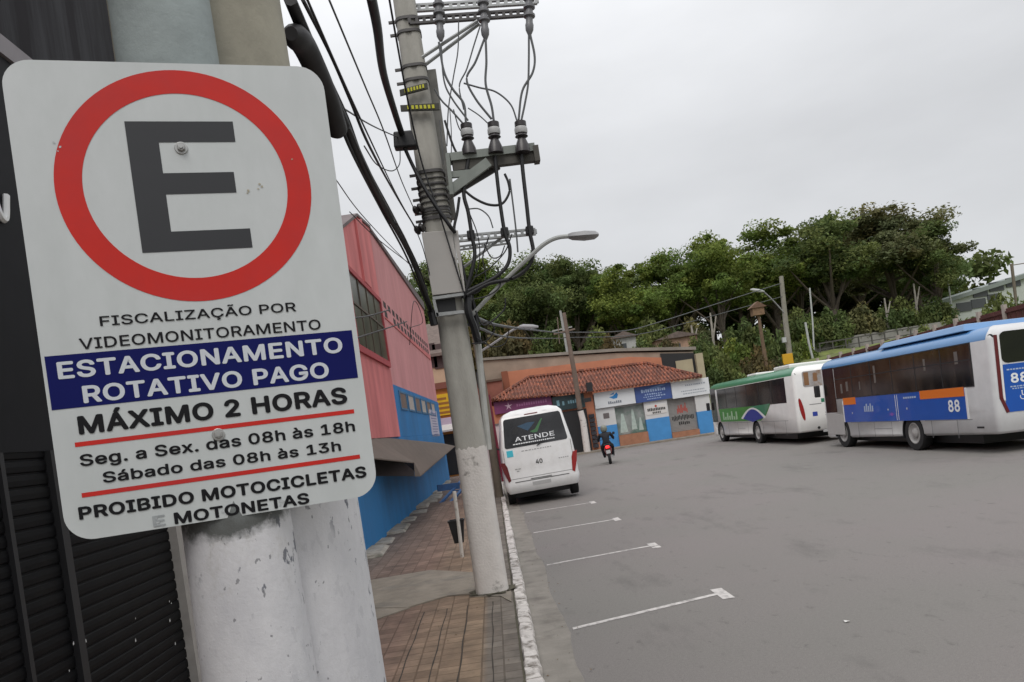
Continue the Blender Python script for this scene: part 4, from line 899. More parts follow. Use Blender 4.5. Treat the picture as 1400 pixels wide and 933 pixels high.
def pbr(z, wx, jag=0.0):
    r_ = pole_ring(PXC, PYC, z, wx, wx * .955, 0, 44); return [(x, y, z_ + jag * math.sin(k * 2.3) * math.cos(k * 1.1)) for k, (x, y, z_) in enumerate(r_)]
b.loft([pbr(.10, .436), pbr(.2, .428), pbr(.6, .420), pbr(1.4, .412), pbr(2.03, .408, .025), pbr(2.033, .39, .025)])
b.build('painted_base', POLEW, t, smooth=True, ang=50)
# steel bands
b = MB()
for z in (6.82, 7.0, 7.62, 7.45, 5.62, 5.45, 5.3, 5.12, 5.02):
    wz = .275 + (8.4 - z) / 3.9 * .095 + .02
    b.loft([pole_ring(PXC, PYC, z - .018, wz, wz * .96), pole_ring(PXC, PYC, z + .018, wz, wz * .96)], caps=True)
    b.cbox((PXC - wz / 2 - .04, PYC - .05, z), .09, .03, .03)
for k in range(9):
    z = 5.0 + k * .075
    b.loft([pole_ring(PXC, PYC, z - .006, .385, .37), pole_ring(PXC, PYC, z + .006, .385, .37)])
b.split('steel_band', DSTEEL, t)
# secondary bar and conduit
b = MB(); b.bar(at(590, 98, 10.25), at(618, 300, 10.25), .12, .12, up=(0, 1, 0)); b.build('side_bar', mat('grey_bar', (0.24, 0.235, 0.22), 0.8, 0.2, 4), t)
b = MB(); b.tube([at(652, 455, 10.05), at(660, 540, 10.05), at(668, 615, 10.05)], .045, 8); b.build('conduit', mat('pale_conduit', (0.42, 0.42, 0.40), 0.6, 0.15, 4), t)
# crossarms
def ladder_arm(b, p, q, h, wd, nr=16):
    p, q = Vector(p), Vector(q); u = V(0, 0, 1)
    b.bar(p + u * h * .36, q + u * h * .36, wd, h * .28); b.bar(p - u * h * .36, q - u * h * .36, wd, h * .28)
    for i in range(nr + 1):
        c = p.lerp(q, i / nr); b.bar(c - u * h * .3, c + u * h * .3, (q - p).length / nr * .42, wd * .9, up=(0, 1, 0))
b = MB(); ladder_arm(b, at(560, 29, 9.86), at(718, 18, 9.98), .10, .05); b.build('crossarm', DSTEEL, t)
b = MB(); ladder_arm(b, at(562, 12, 10.2), at(734, 1, 10.32), .10, .05); b.build('crossarm', STEEL, t)
b = MB(); b.tube([at(575, 80, 9.9), at(653, 29, 9.9)], .022, 6); b.tube([at(580, 90, 10.0), at(655, 33, 10.0)], .022, 6); b.build('arm_brace', STEEL, t)
for (xa, ya, xb, yb) in ((598, -14, 603, 58), (659, -16, 664, 55), (723, -22, 724, 48)):
    o0 = at(xa, ya, 9.8); dn = at(xb, yb, 9.8) - o0
    b = MB()
    prof = [(.02, 0), (.055, .03)]
    for k in range(4): h = .05 + k * .11; prof += [(.05, h), (.075, h + .02), (.075, h + .045), (.045, h + .06)]
    prof += [(.045, .50), (.055, .53), (.05, .60), (.022, .66)]
    b.lathe(o0, prof, axis=dn, n=12); b.build('fuse_cutout', INSUL, t, smooth=True)
# cable-head arm
ARMG = mat('grey_green_arm', (0.22, 0.24, 0.22), 0.7, 0.15, 3)
a0, a1 = at(616, 222, 9.78), at(731, 208, 9.9)
b = MB(); b.bar(a0 + V(0, 0, .05), a1 + V(0, 0, .05), .12, .10); b.bar(a0 + V(0, .16, .07), a1 + V(0, .16, .07), .08, .08); b.build('crossarm', ARMG, t)
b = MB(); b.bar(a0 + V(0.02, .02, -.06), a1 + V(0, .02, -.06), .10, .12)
b.bar(a1 + V(-.02, 0, -.04), a1 + V(.05, 0, -.04), .16, .2); b.build('arm_box', mat('arm_lower_dark', (0.075, 0.07, 0.06), 0.7, 0.2, 4), t)  # lower half of the arm, in a darker colour than its top
b = MB(); b.bar(at(614, 262, 9.75), at(668, 222, 9.78), .06, .12); b.bar(at(612, 240, 9.76), at(652, 236, 9.78), .05, .08); b.bar(at(612, 212, 9.76), at(618, 268, 9.76), .05, .14, up=(0, 1, 0))
b.build('arm_bracket', ARMG, t)
b = MB(); b.bar(at(612, 270, 9.9), at(682, 228, 9.95), .05, .07); b.build('arm_brace', DSTEEL, t)
for (xt, yt, xb, yb) in ((637, 168, 642, 212), (674, 166, 678, 210), (711, 165, 715, 209)):
    p, q = at(xt, yt, 9.78), at(xb, yb, 9.78); d = (q - p); L = d.length
    b = MB(); b.lathe(p, [(.03, 0), (.075, .02), (.075, .08), (.05, .09), (.07, L * .45), (.085, L * .5), (.05, L * .55), (.09, L * .8), (.10, L)], axis=d, n=12)
    o = b.build('cable_terminal', mat('dark_porcelain', (0.035, 0.03, 0.032), 0.35, 0.1, 6), t, smooth=True)
    b = MB(); b.lathe(p + d * .22, [(.078, 0), (.083, .02), (.083, .06), (.078, .08)], axis=d, n=12); b.build('pale_ring', mat('pale_porcelain', (0.42, 0.42, 0.42), 0.4), o, smooth=True)
b = MB(); ladder_arm(b, at(622, 327, 9.85), at(732, 317, 9.95), .09, .05, 12); b.build('crossarm', STEEL, t)
b = MB(); ladder_arm(b, at(626, 340, 10.2), at(694, 331, 10.25), .06, .05, 8); b.build('crossarm', STEEL, t)
b = MB(); b.tube([at(632, 367, 9.95), at(690, 322, 9.95)], .02, 6); b.build('arm_brace', STEEL, t)
for (x, y) in ((644, 322), (690, 318), (724, 316)):
    b = MB(); b.cbox(at(x, y, 9.83), .10, .12, .11); b.build('cable_clamp', BLACKP, t, bevel=.015)
# telecom panel box
b = MB()
def frontbox(b, tl, tr, br_, bl, y, depth):
    a = [at(*bl, y), at(*br_, y), at(*tr, y), at(*tl, y)]
    b.prism(a, (0, depth, 0))
frontbox(b, (576, 318), (617, 315), (633, 399), (591, 404), 9.70, .16); frontbox(b, (618, 315), (626, 315), (636, 398), (634, 399), 9.72, .14)
o = b.build('panel_box', mat('warm_grey_panel', (0.43, 0.41, 0.39), 0.55, 0.04, 2), t, bevel=.006)
b = MB(); b.tube([at(621, 352, 9.71), at(626, 374, 9.71)], .015, 5); b.build('handle', mat('handle_grey', (0.2, 0.19, 0.18), 0.5), o)
b = MB(); frontbox(b, (591, 406), (634, 400), (634, 404), (592, 410), 9.70, .2); frontbox(b, (591, 410), (595, 410), (600, 432), (596, 433), 9.70, .05); frontbox(b, (596, 428), (634, 424), (635, 428), (597, 433), 9.70, .06)
b.build('box_bracket', STEEL, t)
b = MB(); frontbox(b, (596, 411), (622, 408), (624, 425), (600, 428), 9.78, .05); b.build('bracket_recess', BLACK, t)
# yellow tags
for (tl, tr, br_, bl) in (((546, 123), (584, 113), (585, 121), (547, 131)), ((547, 144), (600, 141), (601, 150), (548, 152))):
    b = MB(); frontbox(b, tl, tr, br_, bl, 9.76, .03)
    o = b.build('cable_tag', mat('tag_black', (0.03, 0.03, 0.02), 0.6), t)
    b = MB(); p = at(*bl, 9.755); q = at(*br_, 9.755); uv = (q - p); nn = 7
    for i in range(nn):
        c = p + uv * (.18 + .74 * i / nn) + V(0, 0, .018); b.prism([c, c + uv * .065, c + uv * .065 + V(0, 0, .046), c + V(0, 0, .046)], (0, -.006, 0))
    b.build('yellow_marks', mat('tag_yellow', (0.50, 0.48, 0.02), 0.6), o)
# insulators on the left
for (x, y) in ((568, 288), (570, 315)):
    b = MB(); b.lathe(at(x - 3, y + 2, 9.8), [(.02, 0), (.06, .02), (.065, .05), (.04, .07), (.065, .09), (.06, .12), (.02, .14)], axis=(0.9, 0, .35), n=10); b.tube([at(x, y, 9.8), at(584, y - 4, 9.9)], .015, 5)
    b.build('spool_insulator', mat('brown_black_porcelain', (0.02, 0.016, 0.016), 0.3), t, smooth=True)
# street lamp
LAMPG = mat('lamp_grey', (0.30, 0.30, 0.31), 0.5, 0.1, 3)
b = MB(); b.tube(smoothpts([at(646, 430, 9.9), at(690, 384, 9.8), at(730, 346, 9.7), at(747, 332, 9.68), at(763, 325, 9.66), at(782, 323, 9.65)], 5), .028, 8); arm = b.build('lamp_arm', mat('arm_grey', (0.36, 0.37, 0.36), 0.6, 0.1, 3), t, smooth=True)
b = MB(); c0, c1 = at(777, 323, 9.65), at(816, 321, 9.62); d = (c1 - c0).normalized()
b.loft([[c0 + d * s_ + V(0, yy * wv, zz * hv) for yy, zz in ((-1, -.4), (-.6, -1), (.6, -1), (1, -.4), (.7, .7), (0, 1), (-.7, .7))] for s_, wv, hv in ((0, .035, .03), (.05, .075, .045), (.2, .11, .055), (.33, .10, .045), (.375, .05, .02))])
b.build('lamp_head', LAMPG, arm, smooth=True)
# black splice lump on the pole side, and drop boxes
b = MB(); b.tube([at(589, 425, 9.75), at(594, 445, 9.75)], .05, 8); b.tube(smoothpts([at(640, 400, 9.85), at(640, 425, 9.8), at(648, 448, 9.85), at(654, 470, 9.9)]), .05, 7); b.tube(smoothpts([at(644, 405, 9.95), at(650, 430, 9.95), at(653, 452, 9.95)]), .035, 6)
b.split('cable_bundle', BLACKP, t)

def cable(pts, r, label, mat_=None, group=None, sub=7, name='cable', n=6):
    b = MB(); b.tube(smoothpts(pts, sub), r, n)
    o = b.build(name, mat_ or CABLE, smooth=True, at=pts[0], ang=80)
    return tag(o, label, 'cable', group)
A = lambda lst, y0=None: [at(*p) if len(p) == 3 else at(p[0], p[1], y0) for p in lst]
# power leads at the pole, from the fuses to the cable heads
G1 = 'power leads on the main pole'
Y0 = 9.78
for pts, r, lab, m in (
    ([(600, 58), (607, 98), (619, 122), (634, 142), (637, 168)], .016, 'grey lead from the left fuse to the left cable head', GCABLE),
    ([(603, 62), (607, 110), (618, 135), (640, 165)], .012, 'thin lead hanging beside the pole below the left fuse', GCABLE),
    ([(662, 54), (650, 85), (638, 108), (650, 135), (672, 163)], .015, 'kinked grey lead from the middle fuse to the middle cable head', GCABLE),
    ([(664, 54), (665, 85), (664, 115), (672, 145), (675, 165)], .017, 'nearly straight grey lead below the middle fuse', GCABLE),
    ([(657, 34), (648, 62), (638, 95), (628, 118), (634, 150)], .010, 'thin lead slanting left from the middle of the top crossarm', GCABLE),
    ([(725, 48), (731, 78), (728, 100), (714, 125), (709, 164)], .016, 'grey lead bowing right below the right fuse', GCABLE),
    ([(723, 48), (723, 80), (722, 115), (718, 140), (713, 164)], .015, 'straight grey lead below the right fuse', GCABLE),
    ([(634, 114), (655, 120), (678, 126), (698, 143), (707, 166)], .011, 'thin arching jumper reaching the right cable head', GCABLE),
    ([(627, 30), (626, 70), (620, 105), (613, 150), (611, 200)], .009, 'thin wire dropping from the top crossarm beside the pole', GCABLE),
    ([(594, 122), (604, 138), (616, 150), (632, 168)], .012, 'short lead from the side bar to the left cable head', GCABLE),
    ([(640, 148), (655, 158), (668, 170), (674, 178)], .008, 'thin short jumper between left and middle cable heads', GCABLE),
    ([(608, 165), (616, 190), (622, 205), (628, 215)], .016, 'dark lead running behind the left cable head', CABLE),
    ([(601, 165), (604, 195), (606, 225)], .007, 'thin wire rising close beside the pole under the yellow tags', GCABLE),
    ([(615, 150), (617, 180), (617, 215)], .007, 'thin wire just left of the left cable head', GCABLE),
    ([(641, 214), (634, 262), (640, 290), (645, 322), (649, 350), (641, 385), (633, 408)], .028, 'thick black cable left of three below the cable head arm', CABLE),
    ([(677, 214), (679, 238), (684, 280), (690, 318), (697, 340), (694, 362), (676, 380), (640, 398)], .027, 'thick black cable middle of three below the cable head arm', CABLE),
    ([(713, 212), (715, 236), (720, 280), (724, 316), (729, 345), (722, 365), (700, 381), (668, 388), (638, 404)], .028, 'thick black cable right of three below the cable head arm', CABLE),
    ([(632, 258), (648, 271), (668, 280), (686, 279), (696, 264), (695, 250), (690, 238)], .017, 'black cable loop hanging under the cable head arm', CABLE),
    ([(697, 245), (702, 285), (706, 320), (708, 345)], .012, 'slim dark wire between the middle and right thick cables', GCABLE),
    ([(640, 286), (655, 286), (668, 296), (674, 312)], .009, 'thin arched wire above the lower crossarm', GCABLE),
    ([(628, 270), (625, 292), (621, 312), (624, 330)], .020, 'black cable beside the pole above the panel box', CABLE),
    ([(622, 315), (628, 345), (636, 380), (640, 402)], .018, 'black cable along the right edge of the panel box', CABLE),
    ([(650, 425), (662, 445), (688, 425), (691, 408)], .012, 'thin dark loop hanging behind the lamp arm', CABLE)):
    cable(A(pts, Y0), r, lab, m, G1)
for pts, r, lab in (
    ([(640, 404), (655, 398), (664, 380), (660, 352), (668, 325)], .010, 'thin dark wire curling up to the lower crossarm'),
    ([(645, 410), (668, 404), (684, 390), (680, 366)], .010, 'thin dark wire bowing right of the panel box corner'),
    ([(640, 395), (652, 372), (656, 345), (652, 318), (642, 292)], .008, 'thin wire rising between the left thick cable and the panel box'),
    ([(662, 334), (672, 352), (684, 350), (690, 336)], .008, 'small wire loop hung under the second lower crossarm'),
    ([(700, 320), (690, 345), (668, 368), (648, 380)], .009, 'thin wire slanting from the right clamp to the box corner'),
    ([(620, 150), (628, 176), (640, 188), (650, 205)], .008, 'thin wire behind the left cable head'),
    ([(645, 470), (662, 468), (676, 452), (668, 440), (654, 446)], .009, 'dark wire curl at the foot of the lamp arm'),
    ([(652, 462), (672, 474), (690, 470), (696, 452)], .007, 'thin dark wire curl right of the lamp arm foot')):
    cable(A(pts, Y0), r, lab, None, G1)
# long lines along the street
G2 = 'telephone lines strung along the street'
def run(pts, x): return [onx(p[0], p[1], x) for p in pts]
cable(run([(397, 0), (440, 98), (468, 160), (490, 212)], -.60) + [at(530, 292, 7.0), at(562, 352, 8.6), at(590, 424, 9.75)], .028, 'thickest black cable bundle sloping from the near pole to the main pole', None, G2, n=8)
cable(run([(391, 0), (432, 98), (462, 162), (484, 214)], -.62) + [at(524, 292, 7.0), at(556, 352, 8.6), at(588, 428, 9.75)], .011, 'thin black line just left of the thick cable bundle', None, G2)
cable(run([(414, 0), (452, 75), (480, 140), (505, 200)], -.56) + [at(540, 265, 8.2), at(568, 312, 9.75)], .010, 'twisted black line ending at the lower spool insulator', None, G2)
cable(run([(450, 0), (475, 60), (500, 120), (525, 180)], -.52) + [at(548, 245, 8.6), at(566, 286, 9.75)], .006, 'thin grey line ending at the upper spool insulator', GCABLE, G2)
cable(run([(405, 5), (440, 85), (475, 160), (500, 225)], -.58) + [at(540, 300, 7.2), at(575, 372, 9.0), at(592, 430, 9.75)], .008, 'slim black line close to the right of the thick bundle', None, G2)
cable(run([(478, 175), (500, 225), (525, 275)], -.56) + [at(556, 330, 8.6), at(585, 398, 9.75)], .006, 'hair thin line in the gap between bundle and panel box', GCABLE, G2)
cable([at(507, -6, 5.5), at(516, 40, 6.2), at(524, 100, 7.6), at(540, 155, 9.0), at(550, 185, 9.6)], .038, 'thick lumpy black cable reaching the small black box', None, G2, n=8)
cable([at(552, 200, 9.6), at(566, 230, 9.65), at(585, 265, 9.6), at(612, 305, 9.6), at(622, 318, 9.7)], .026, 'black cable crossing the pole below the small black box', None, G1)
cable([at(531, -8, 7.5), at(543, 60, 8.4), at(556, 130, 9.2), at(576, 220, 9.6), at(600, 290, 9.62), at(619, 352, 9.66), at(634, 400, 9.68)], .011, 'slim black cable lying down the front of the main pole', None, G1)
cable([at(472, 150, 5.6), at(505, 170, 7.4), at(530, 182, 9.0), at(545, 188, 9.6)], .007, 'thin wire curving to the left side of the small black box', GCABLE, G2)
cable([at(547, 205, 9.6), at(546, 225, 9.5), at(535, 234, 9.2), at(515, 225, 8.4), at(498, 200, 7.0)], .007, 'thin wire looping below the small black box', GCABLE, G2)
b = MB(); c = at(553, 192, 9.62); b.hexa([c + V(*p) for p in ((-.14, -.08, -.10), (.15, -.08, -.12), (.15, .08, -.12), (-.14, .08, -.10), (-.12, -.08, .10), (.11, -.08, .09), (.11, .08, .09), (-.12, .08, .10))])
o = b.build('junction_box', BLACKP, bevel=.02, at=c); tag(o, 'small black junction box on the cable left of the yellow tags', 'junction box')
# splice closure hanging on the bundle near the sign
b = MB(); pts = smoothpts([onx(398, 46, -.63), onx(414, 60, -.62), onx(430, 92, -.61), onx(446, 130, -.60), onx(458, 168, -.60), onx(463, 186, -.60)], 5)
b.tube(pts, [.03, .05] + [.058] * (len(pts) - 5) + [.055, .05, .03], 14)
o = b.build('splice_closure', mat('weathered_black_plastic', (0.02, 0.018, 0.02), 0.6, 0.3, 9), smooth=True, at=pts[0]); tag(o, 'thick black cable splice closure hanging beside the top right of the sign', 'cable closure')
# lines from the pole over the far street
cable([at(640, 432, 10), at(700, 448, 20), at(770, 456, 47)], .03, 'dark line from the main pole to the roof top pole, upper one', GCABLE, 'lines across to the far pole')
cable([at(640, 444, 10), at(705, 462, 22), at(770, 463, 47)], .022, 'dark line from the main pole to the roof top pole, lower one', GCABLE, 'lines across to the far pole')
cable([at(770, 455, 47), at(850, 453, 50), at(900, 441, 53), at(985, 414, 57), at(1070, 387, 60)], .035, 'dark line sagging before the trees to the tall lamp pole', GCABLE, 'lines across to the far pole')
cable([at(770, 462, 47), at(860, 459, 50), at(930, 444, 54), at(1072, 405, 60)], .028, 'lower dark line sagging before the trees to the tall lamp pole', GCABLE, 'lines across to the far pole')
cable([at(476, 436, 12), at(505, 432, 16), at(532, 424, 20)], .018, 'upper dark wire crossing the pink wall', None, 'wires on the pink wall')
cable([at(476, 466, 12), at(520, 452, 18), at(556, 440, 24)], .018, 'lower dark wire crossing the pink wall', None, 'wires on the pink wall')
cable([at(560, 472, 24), at(566, 412, 24), at(578, 440, 28), at(562, 448, 26)], .012, 'small loose wire loop on the pink wall below the trees', None, 'wires on the pink wall')

cable([onx(418, -5, -.50), onx(462, 95, -.52), onx(500, 178, -.54), at(540, 262, 8.4), at(575, 330, 9.5), at(592, 395, 9.75)], .006, 'hair thin black line right of the twisted line', None, G2)
cable([at(478, 290, 14), at(520, 330, 16), at(575, 372, 24), at(600, 392, 30)], .010, 'thin dark line over the pink parapet towards the trees', None, G2)
cable([at(455, 240, 12), at(500, 300, 15), at(560, 362, 24), at(592, 388, 30)], .010, 'slack thin line just above the pink parapet', None, G2)
# second lamp pole beyond the main pole
t = thing('lamp_pole', 'slim dark lamp pole with raised arm standing behind the main pole', 'lamp pole', (-0.16, 24, 0.14))
b = MB(); q = at(645, 425, 24); b.lathe((q.x, 24, .14), [(.13, 0), (.12, 3), (.10, 6.2)], n=12); b.build('shaft', mat('dark_pole', (0.16, 0.135, 0.105), 0.9, 0.2, 2), t, smooth=True)
b = MB(); b.tube(smoothpts([at(655, 482, 23.9), at(680, 466, 23.7), at(700, 452, 23.6), at(712, 447, 23.5)]), .035, 7); arm = b.build('lamp_arm', LAMPG, t, smooth=True)
b = MB(); p, q = at(710, 447, 23.5), at(736, 447, 23.4); b.tube([p, p.lerp(q, .2), p.lerp(q, .7), q], [.04, .08, .07, .03], 8); b.build('lamp_head', LAMPG, arm, smooth=True)
b = MB(); b.cbox(at(655, 520, 23.85), .14, .1, .5); b.build('meter_box', BLACK, t)

# trash bin on a post
t = thing('litter_bin', 'small black litter bin on a thin white post by the main pole', 'litter bin', (-0.86, 13.3, 0.14))
bp = gnd(632, 762, .14)
b = MB(); b.tube([bp, at(627, 718, bp.y), at(621, 672, bp.y)], .032, 8); b.build('post', mat('white_metal_worn', (0.60, 0.56, 0.52), 0.6, 0.1, 6, col2=(0.25, 0.2, 0.16), thr=(0.6, 0.68)), t)
b = MB(); c = at(628, 742, bp.y + .10)
def sq(z, wx, wy): return [(c.x - wx, c.y - wy, z), (c.x + wx, c.y - wy, z), (c.x + wx, c.y + wy, z), (c.x - wx, c.y + wy, z)]
b.loft([sq(c.z, .08, .06), sq(c.z + .38, .135, .10), sq(c.z + .38, .145, .11), sq(c.z + .40, .145, .11), sq(c.z + .40, .12, .085), sq(c.z + .2, .10, .07)]); b.build('bin', BLACKP, t)
# blue metal frame on the pavement
t = thing('metal_rack', 'blue metal rack standing on the pavement by the blue wall', 'rack', (-2.0, 24, 0.14))
RB = mat('rack_blue', (0.045, 0.12, 0.28), 0.5, 0.2, 4)
b = MB()
p1, p2 = at(597, 694, 25), at(636, 652, 27)
b.bar(p1, p2, .10, .06); b.bar(p1 + V(.35, 0, 0), p2 + V(.35, 0, 0), .10, .06)
for k in (.05, .5, .95): b.bar(p1.lerp(p2, k), p1.lerp(p2, k) + V(.38, 0, 0), .06, .05)
b.bar(at(598, 668, 26), at(628, 664, 26.3), .06, .22); b.bar(p1, V(p1.x, p1.y, .14), .06, .06, up=(0, 1, 0)); b.bar(p2, V(p2.x, p2.y, .14), .06, .06, up=(0, 1, 0)); b.bar(p2 + V(.35, 0, 0), V(p2.x + .35, p2.y, .14), .06, .06, up=(0, 1, 0))
b.build('frame', RB, t)
# maroon post beside the van
b = MB(); p = gnd(683, 632, .1); p = at(684, 633, 31); b.tube([V(p.x, 31, .14), V(at(668, 540, 31).x, 31, at(668, 540, 31).z)], .06, 8); o = b.build('marker_post', mat('maroon_paint', (0.16, 0.012, 0.03), 0.6), at=(p.x, 31, .14)); tag(o, 'maroon post at the kerb left of the white van', 'post')

b = MB(); c = gnd(1157, 851); b.add([(c.x - .02, c.y - .02, .008), (c.x + .03, c.y - .02, .015), (c.x + .03, c.y + .02, .006), (c.x - .01, c.y + .03, .015)], [(0, 1, 2), (0, 2, 3)])
o = b.build('paper_scrap', mat('paper_white', (0.62, 0.61, 0.58), 0.8), at=c); tag(o, 'small white paper scrap lying alone on the open asphalt', 'litter')
b = MB(); random.seed(90)
for k in range(90):
    x = random.choice((random.uniform(.12, .5), random.uniform(-1.2, -.05), random.uniform(.3, .6))); y = random.uniform(5.5, 20); z = .148 if x < 0 else .018; r_ = random.uniform(.008, .022); a = random.uniform(0, 6.3)
    b.add([(x + math.cos(a) * r_, y + math.sin(a) * r_, z), (x - math.sin(a) * r_ * .5, y + math.cos(a) * r_ * .5, z + .006), (x - math.cos(a) * r_, y - math.sin(a) * r_, z), (x + math.sin(a) * r_ * .5, y - math.cos(a) * r_ * .5, z + .004)], [(0, 1, 2, 3)])
tag(b.build('dry_leaves', mat('dry_leaf', (0.16, 0.11, 0.06), 0.9, 0.5, 20)), 'dry leaf crumbs scattered along kerb and gutter', 'leaf litter', kind='stuff')
# ------------------------------------------------------------------ vehicles
def wheel(parent, x, y, r, side=-1, wd=.26, name='wheel'):
    "wheel with its outer face at x, turning about the x axis"
    b = MB(); b.lathe((x, y, r), [(r * .62, 0), (r * .95, 0), (r, .03), (r, wd - .03), (r * .95, wd), (r * .62, wd), (r * .62, 0)], axis=(-side, 0, 0), n=28, caps=False); wo = b.build('wheel', RUBBER, parent, smooth=True)
    b = MB(); b.lathe((x, y, r), [(r * .63, wd * .6), (r * .63, .008), (r * .57, .0), (r * .54, .02), (r * .44, .05), (r * .30, .05), (r * .27, .01), (r * .14, -.01), (r * .1, -.02)], axis=(-side, 0, 0), n=24); b.build('rim', RIM, wo, smooth=True)
def rings(L, W, spec, rr, rf, mod=None):
    o = []
    for z, ins in spec:
        q = rrect(ins, W - ins, ins, L - ins, 0, 6, rs=(max(rr - ins, .03), max(rf - ins, .03), max(rf - ins, .03), max(rr - ins, .03)))
        o.append([(x, y, z + (mod(x, y, z) if mod else 0)) for x, y in q])
    return o
def cut_arches(o, ys_, z, r, W, depth=.34):
    "wheel housings cut into both sides of a body"
    for y in ys_:
        for x in (-.2, W - depth):
            b = MB(); b.lathe((x, y, z), [(r, 0), (r, depth + .2)], axis=(1, 0, 0), n=28)
            c = b.build('cutter', o.data.materials[0])
            mo_ = o.modifiers.new('cut', 'BOOLEAN'); mo_.operation = 'DIFFERENCE'; mo_.object = c; mo_.solver = 'EXACT'
            c.parent = o.parent
            bpy.context.view_layer.update()
            me = bpy.data.meshes.new_from_object(o.evaluated_get(bpy.context.evaluated_depsgraph_get()))
            o.modifiers.clear(); o.data = me; bpy.data.objects.remove(c)
def arch(b, y, z, r, x=-.004):
    n = 18; b.add([(x, y + math.cos(math.pi * k / n) * r, z + math.sin(math.pi * k / n) * r) for k in range(n + 1)] + [(x, y - r, .3), (x, y + r, .3)], [tuple(range(n + 1)) + (n + 1, n + 2)])
def sp(b, y0, y1, z0, z1, x=-.006, z0b=None, z1b=None):
    "panel on the visible side; the body side is flat there"
    z0b = z0 if z0b is None else z0b; z1b = z1 if z1b is None else z1b
    b.hexa([(x, y0, z0), (x, y1, z0b), (.004, y1, z0b), (.004, y0, z0), (x, y0, z1), (x, y1, z1b), (.004, y1, z1b), (.004, y0, z1)])
def rp_(b, x0, x1, z0, z1, d=.006):
    b.box(x0, x1, -d, .004, z0, z1)

SILV = mat('bus_silver', (0.60, 0.60, 0.605), 0.35, 0.09, 1.5, coat=0.3)
BUSB = mat('bus_blue', (0.008, 0.085, 0.42), 0.3, 0.06, 1.2, coat=0.4)
BUSL = mat('bus_light_blue', (0.085, 0.23, 0.47), 0.3, 0.06, 1.2, coat=0.4)
ORNG = mat('bus_orange', (0.72, 0.17, 0.012), 0.35)
MARO = mat('bus_maroon', (0.12, 0.012, 0.016), 0.35)
WLET = mat('vehicle_white_lettering', (0.78, 0.80, 0.82), 0.4)
def bus_body(L, t, mroof, mbody):
    H = 2.94
    spec = [(.30, .06), (.36, .0), (1.0, 0), (2.60, 0), (2.70, .03), (2.80, .10), (2.88, .24), (2.92, .42), (H, .75)]
    rg = rings(L, 2.5, spec, .12, .45, lambda x, y, z: max(0, 2.4 - y) * .07 if z < .5 else 0)
    b = MB(); b.loft(rg)
    o = b.build('body', [mbody, mroof], t, smooth=True, ang=50)
    for p in o.data.polygons:
        if p.center.z > 2.61 and p.center.y > 1.0: p.material_index = 1
    return o
SEAMV = mat('panel_seam', (0.16, 0.16, 0.17), 0.6)
def seams(t, ys_, z0, z1, zl=()):
    b = MB()
    for y in ys_: sp(b, y, y + .012, z0, z1, x=-.003)
    for (z, ya, yb) in zl: sp(b, ya, yb, z, z + .012, x=-.003)
    b.split('panel_seam', SEAMV, t)
# blue bus
t = thing('city_bus', 'blue and silver city bus numbered 88 parked at the right edge', 'bus', (11.17, 16.85, 0), (0, R(2.0), R(-.3)), 'buses parked on the far side', local=True)
L1 = 9.2
body = bus_body(L1, t, BUSL, SILV); cut_arches(body, (3.55, 7.75), .46, .55, 2.5)
b = MB(); sp(b, .72, 7.9, 1.60, 2.58); sp(b, 7.95, 8.75, 1.15, 2.62, x=-.007); o = b.build('side_window', GLASSB, t)
b = MB()
for y in (1.9, 3.1, 4.3, 5.5, 6.7): sp(b, y, y + .035, 1.62, 2.56, x=-.010)
sp(b, .74, 7.9, 2.20, 2.225, x=-.010); b.build('window_bar', BLACK, o)
b = MB(); random.seed(71)
for y, z, hh in ((2.6, 2.1, .3), (5.2, 1.95, .5), (6.2, 1.8, .25), (7.0, 1.8, .3), (7.4, 1.75, .3), (1.2, 2.15, .3)): sp(b, y, y + random.uniform(.06, .14), z, z + hh, x=-.0075)
b.build('painted_reflection', mat('window_reflection_grey', (0.14, 0.13, 0.12), 0.3), o)  # pale slivers on the panes, reflections put in as colour
b = MB(); sp(b, 1.08, 7.45, .82, 1.595); b.build('blue_side_panel', BUSB, t)
seams(t, (1.5, 2.6, 4.6, 5.6, 6.6), .36, .80, ((.80, .9, 2.9), (.80, 4.2, 7.1), (.60, 4.6, 5.6)))
b = MB(); sp(b, .70, 7.93, 1.575, 1.60, x=-.009); sp(b, .70, 7.93, 2.58, 2.61, x=-.009); sp(b, .68, .72, 1.575, 2.61, x=-.009); b.split('rubber_seal', BLACK, t)
b = MB(); sp(b, 1.10, 3.0, 1.37, 1.59, x=-.011); sp(b, 6.6, 7.44, 1.37, 1.59, x=-.011); b.split('orange_stripe', ORNG, t)
b = MB(); sp(b, 1.0, 1.075, .82, 1.595, x=-.008); sp(b, 7.455, 7.52, .82, 1.5, x=-.008); sp(b, 4.15, 4.17, .84, 1.55, x=-.009); sp(b, 4.25, 4.27, .84, 1.55, x=-.009); b.split('white_stripe', WHITEP, t)
b = MB()
b.text('88', (-.009, 1.78, 1.02), (0, -1, 0), (0, 0, 1), .46, .27, bold=.05)
b.text('88', (.40, -.016, 1.58), (1, 0, 0), (0, 0, 1), .38, .20, bold=.05)
b.split('fleet_number', WLET, t)
b = MB()
for i in range(5): sp(b, 5.55 + i * .12, 5.55 + i * .12 + .07, 1.12, 1.12 + (.24 if i % 2 else .17), x=-.009)
for i in range(6): sp(b, 3.2 + i * .11, 3.28 + i * .11, 1.42, 1.47, x=-.009)
b.build('small_side_lettering', mat('bus_pale_lettering', (0.40, 0.48, 0.62), 0.4), t)
b = MB()
for y, z in ((6.9, 1.25), (4.7, 1.3), (3.7, 1.3)): b.lathe((-.003, y, z - .15), [(.03, 0), (.03, .006)], axis=(-1, 0, 0), n=10)
b.build('side_marker', mat('marker_grey', (0.45, 0.47, 0.5), 0.4), t)
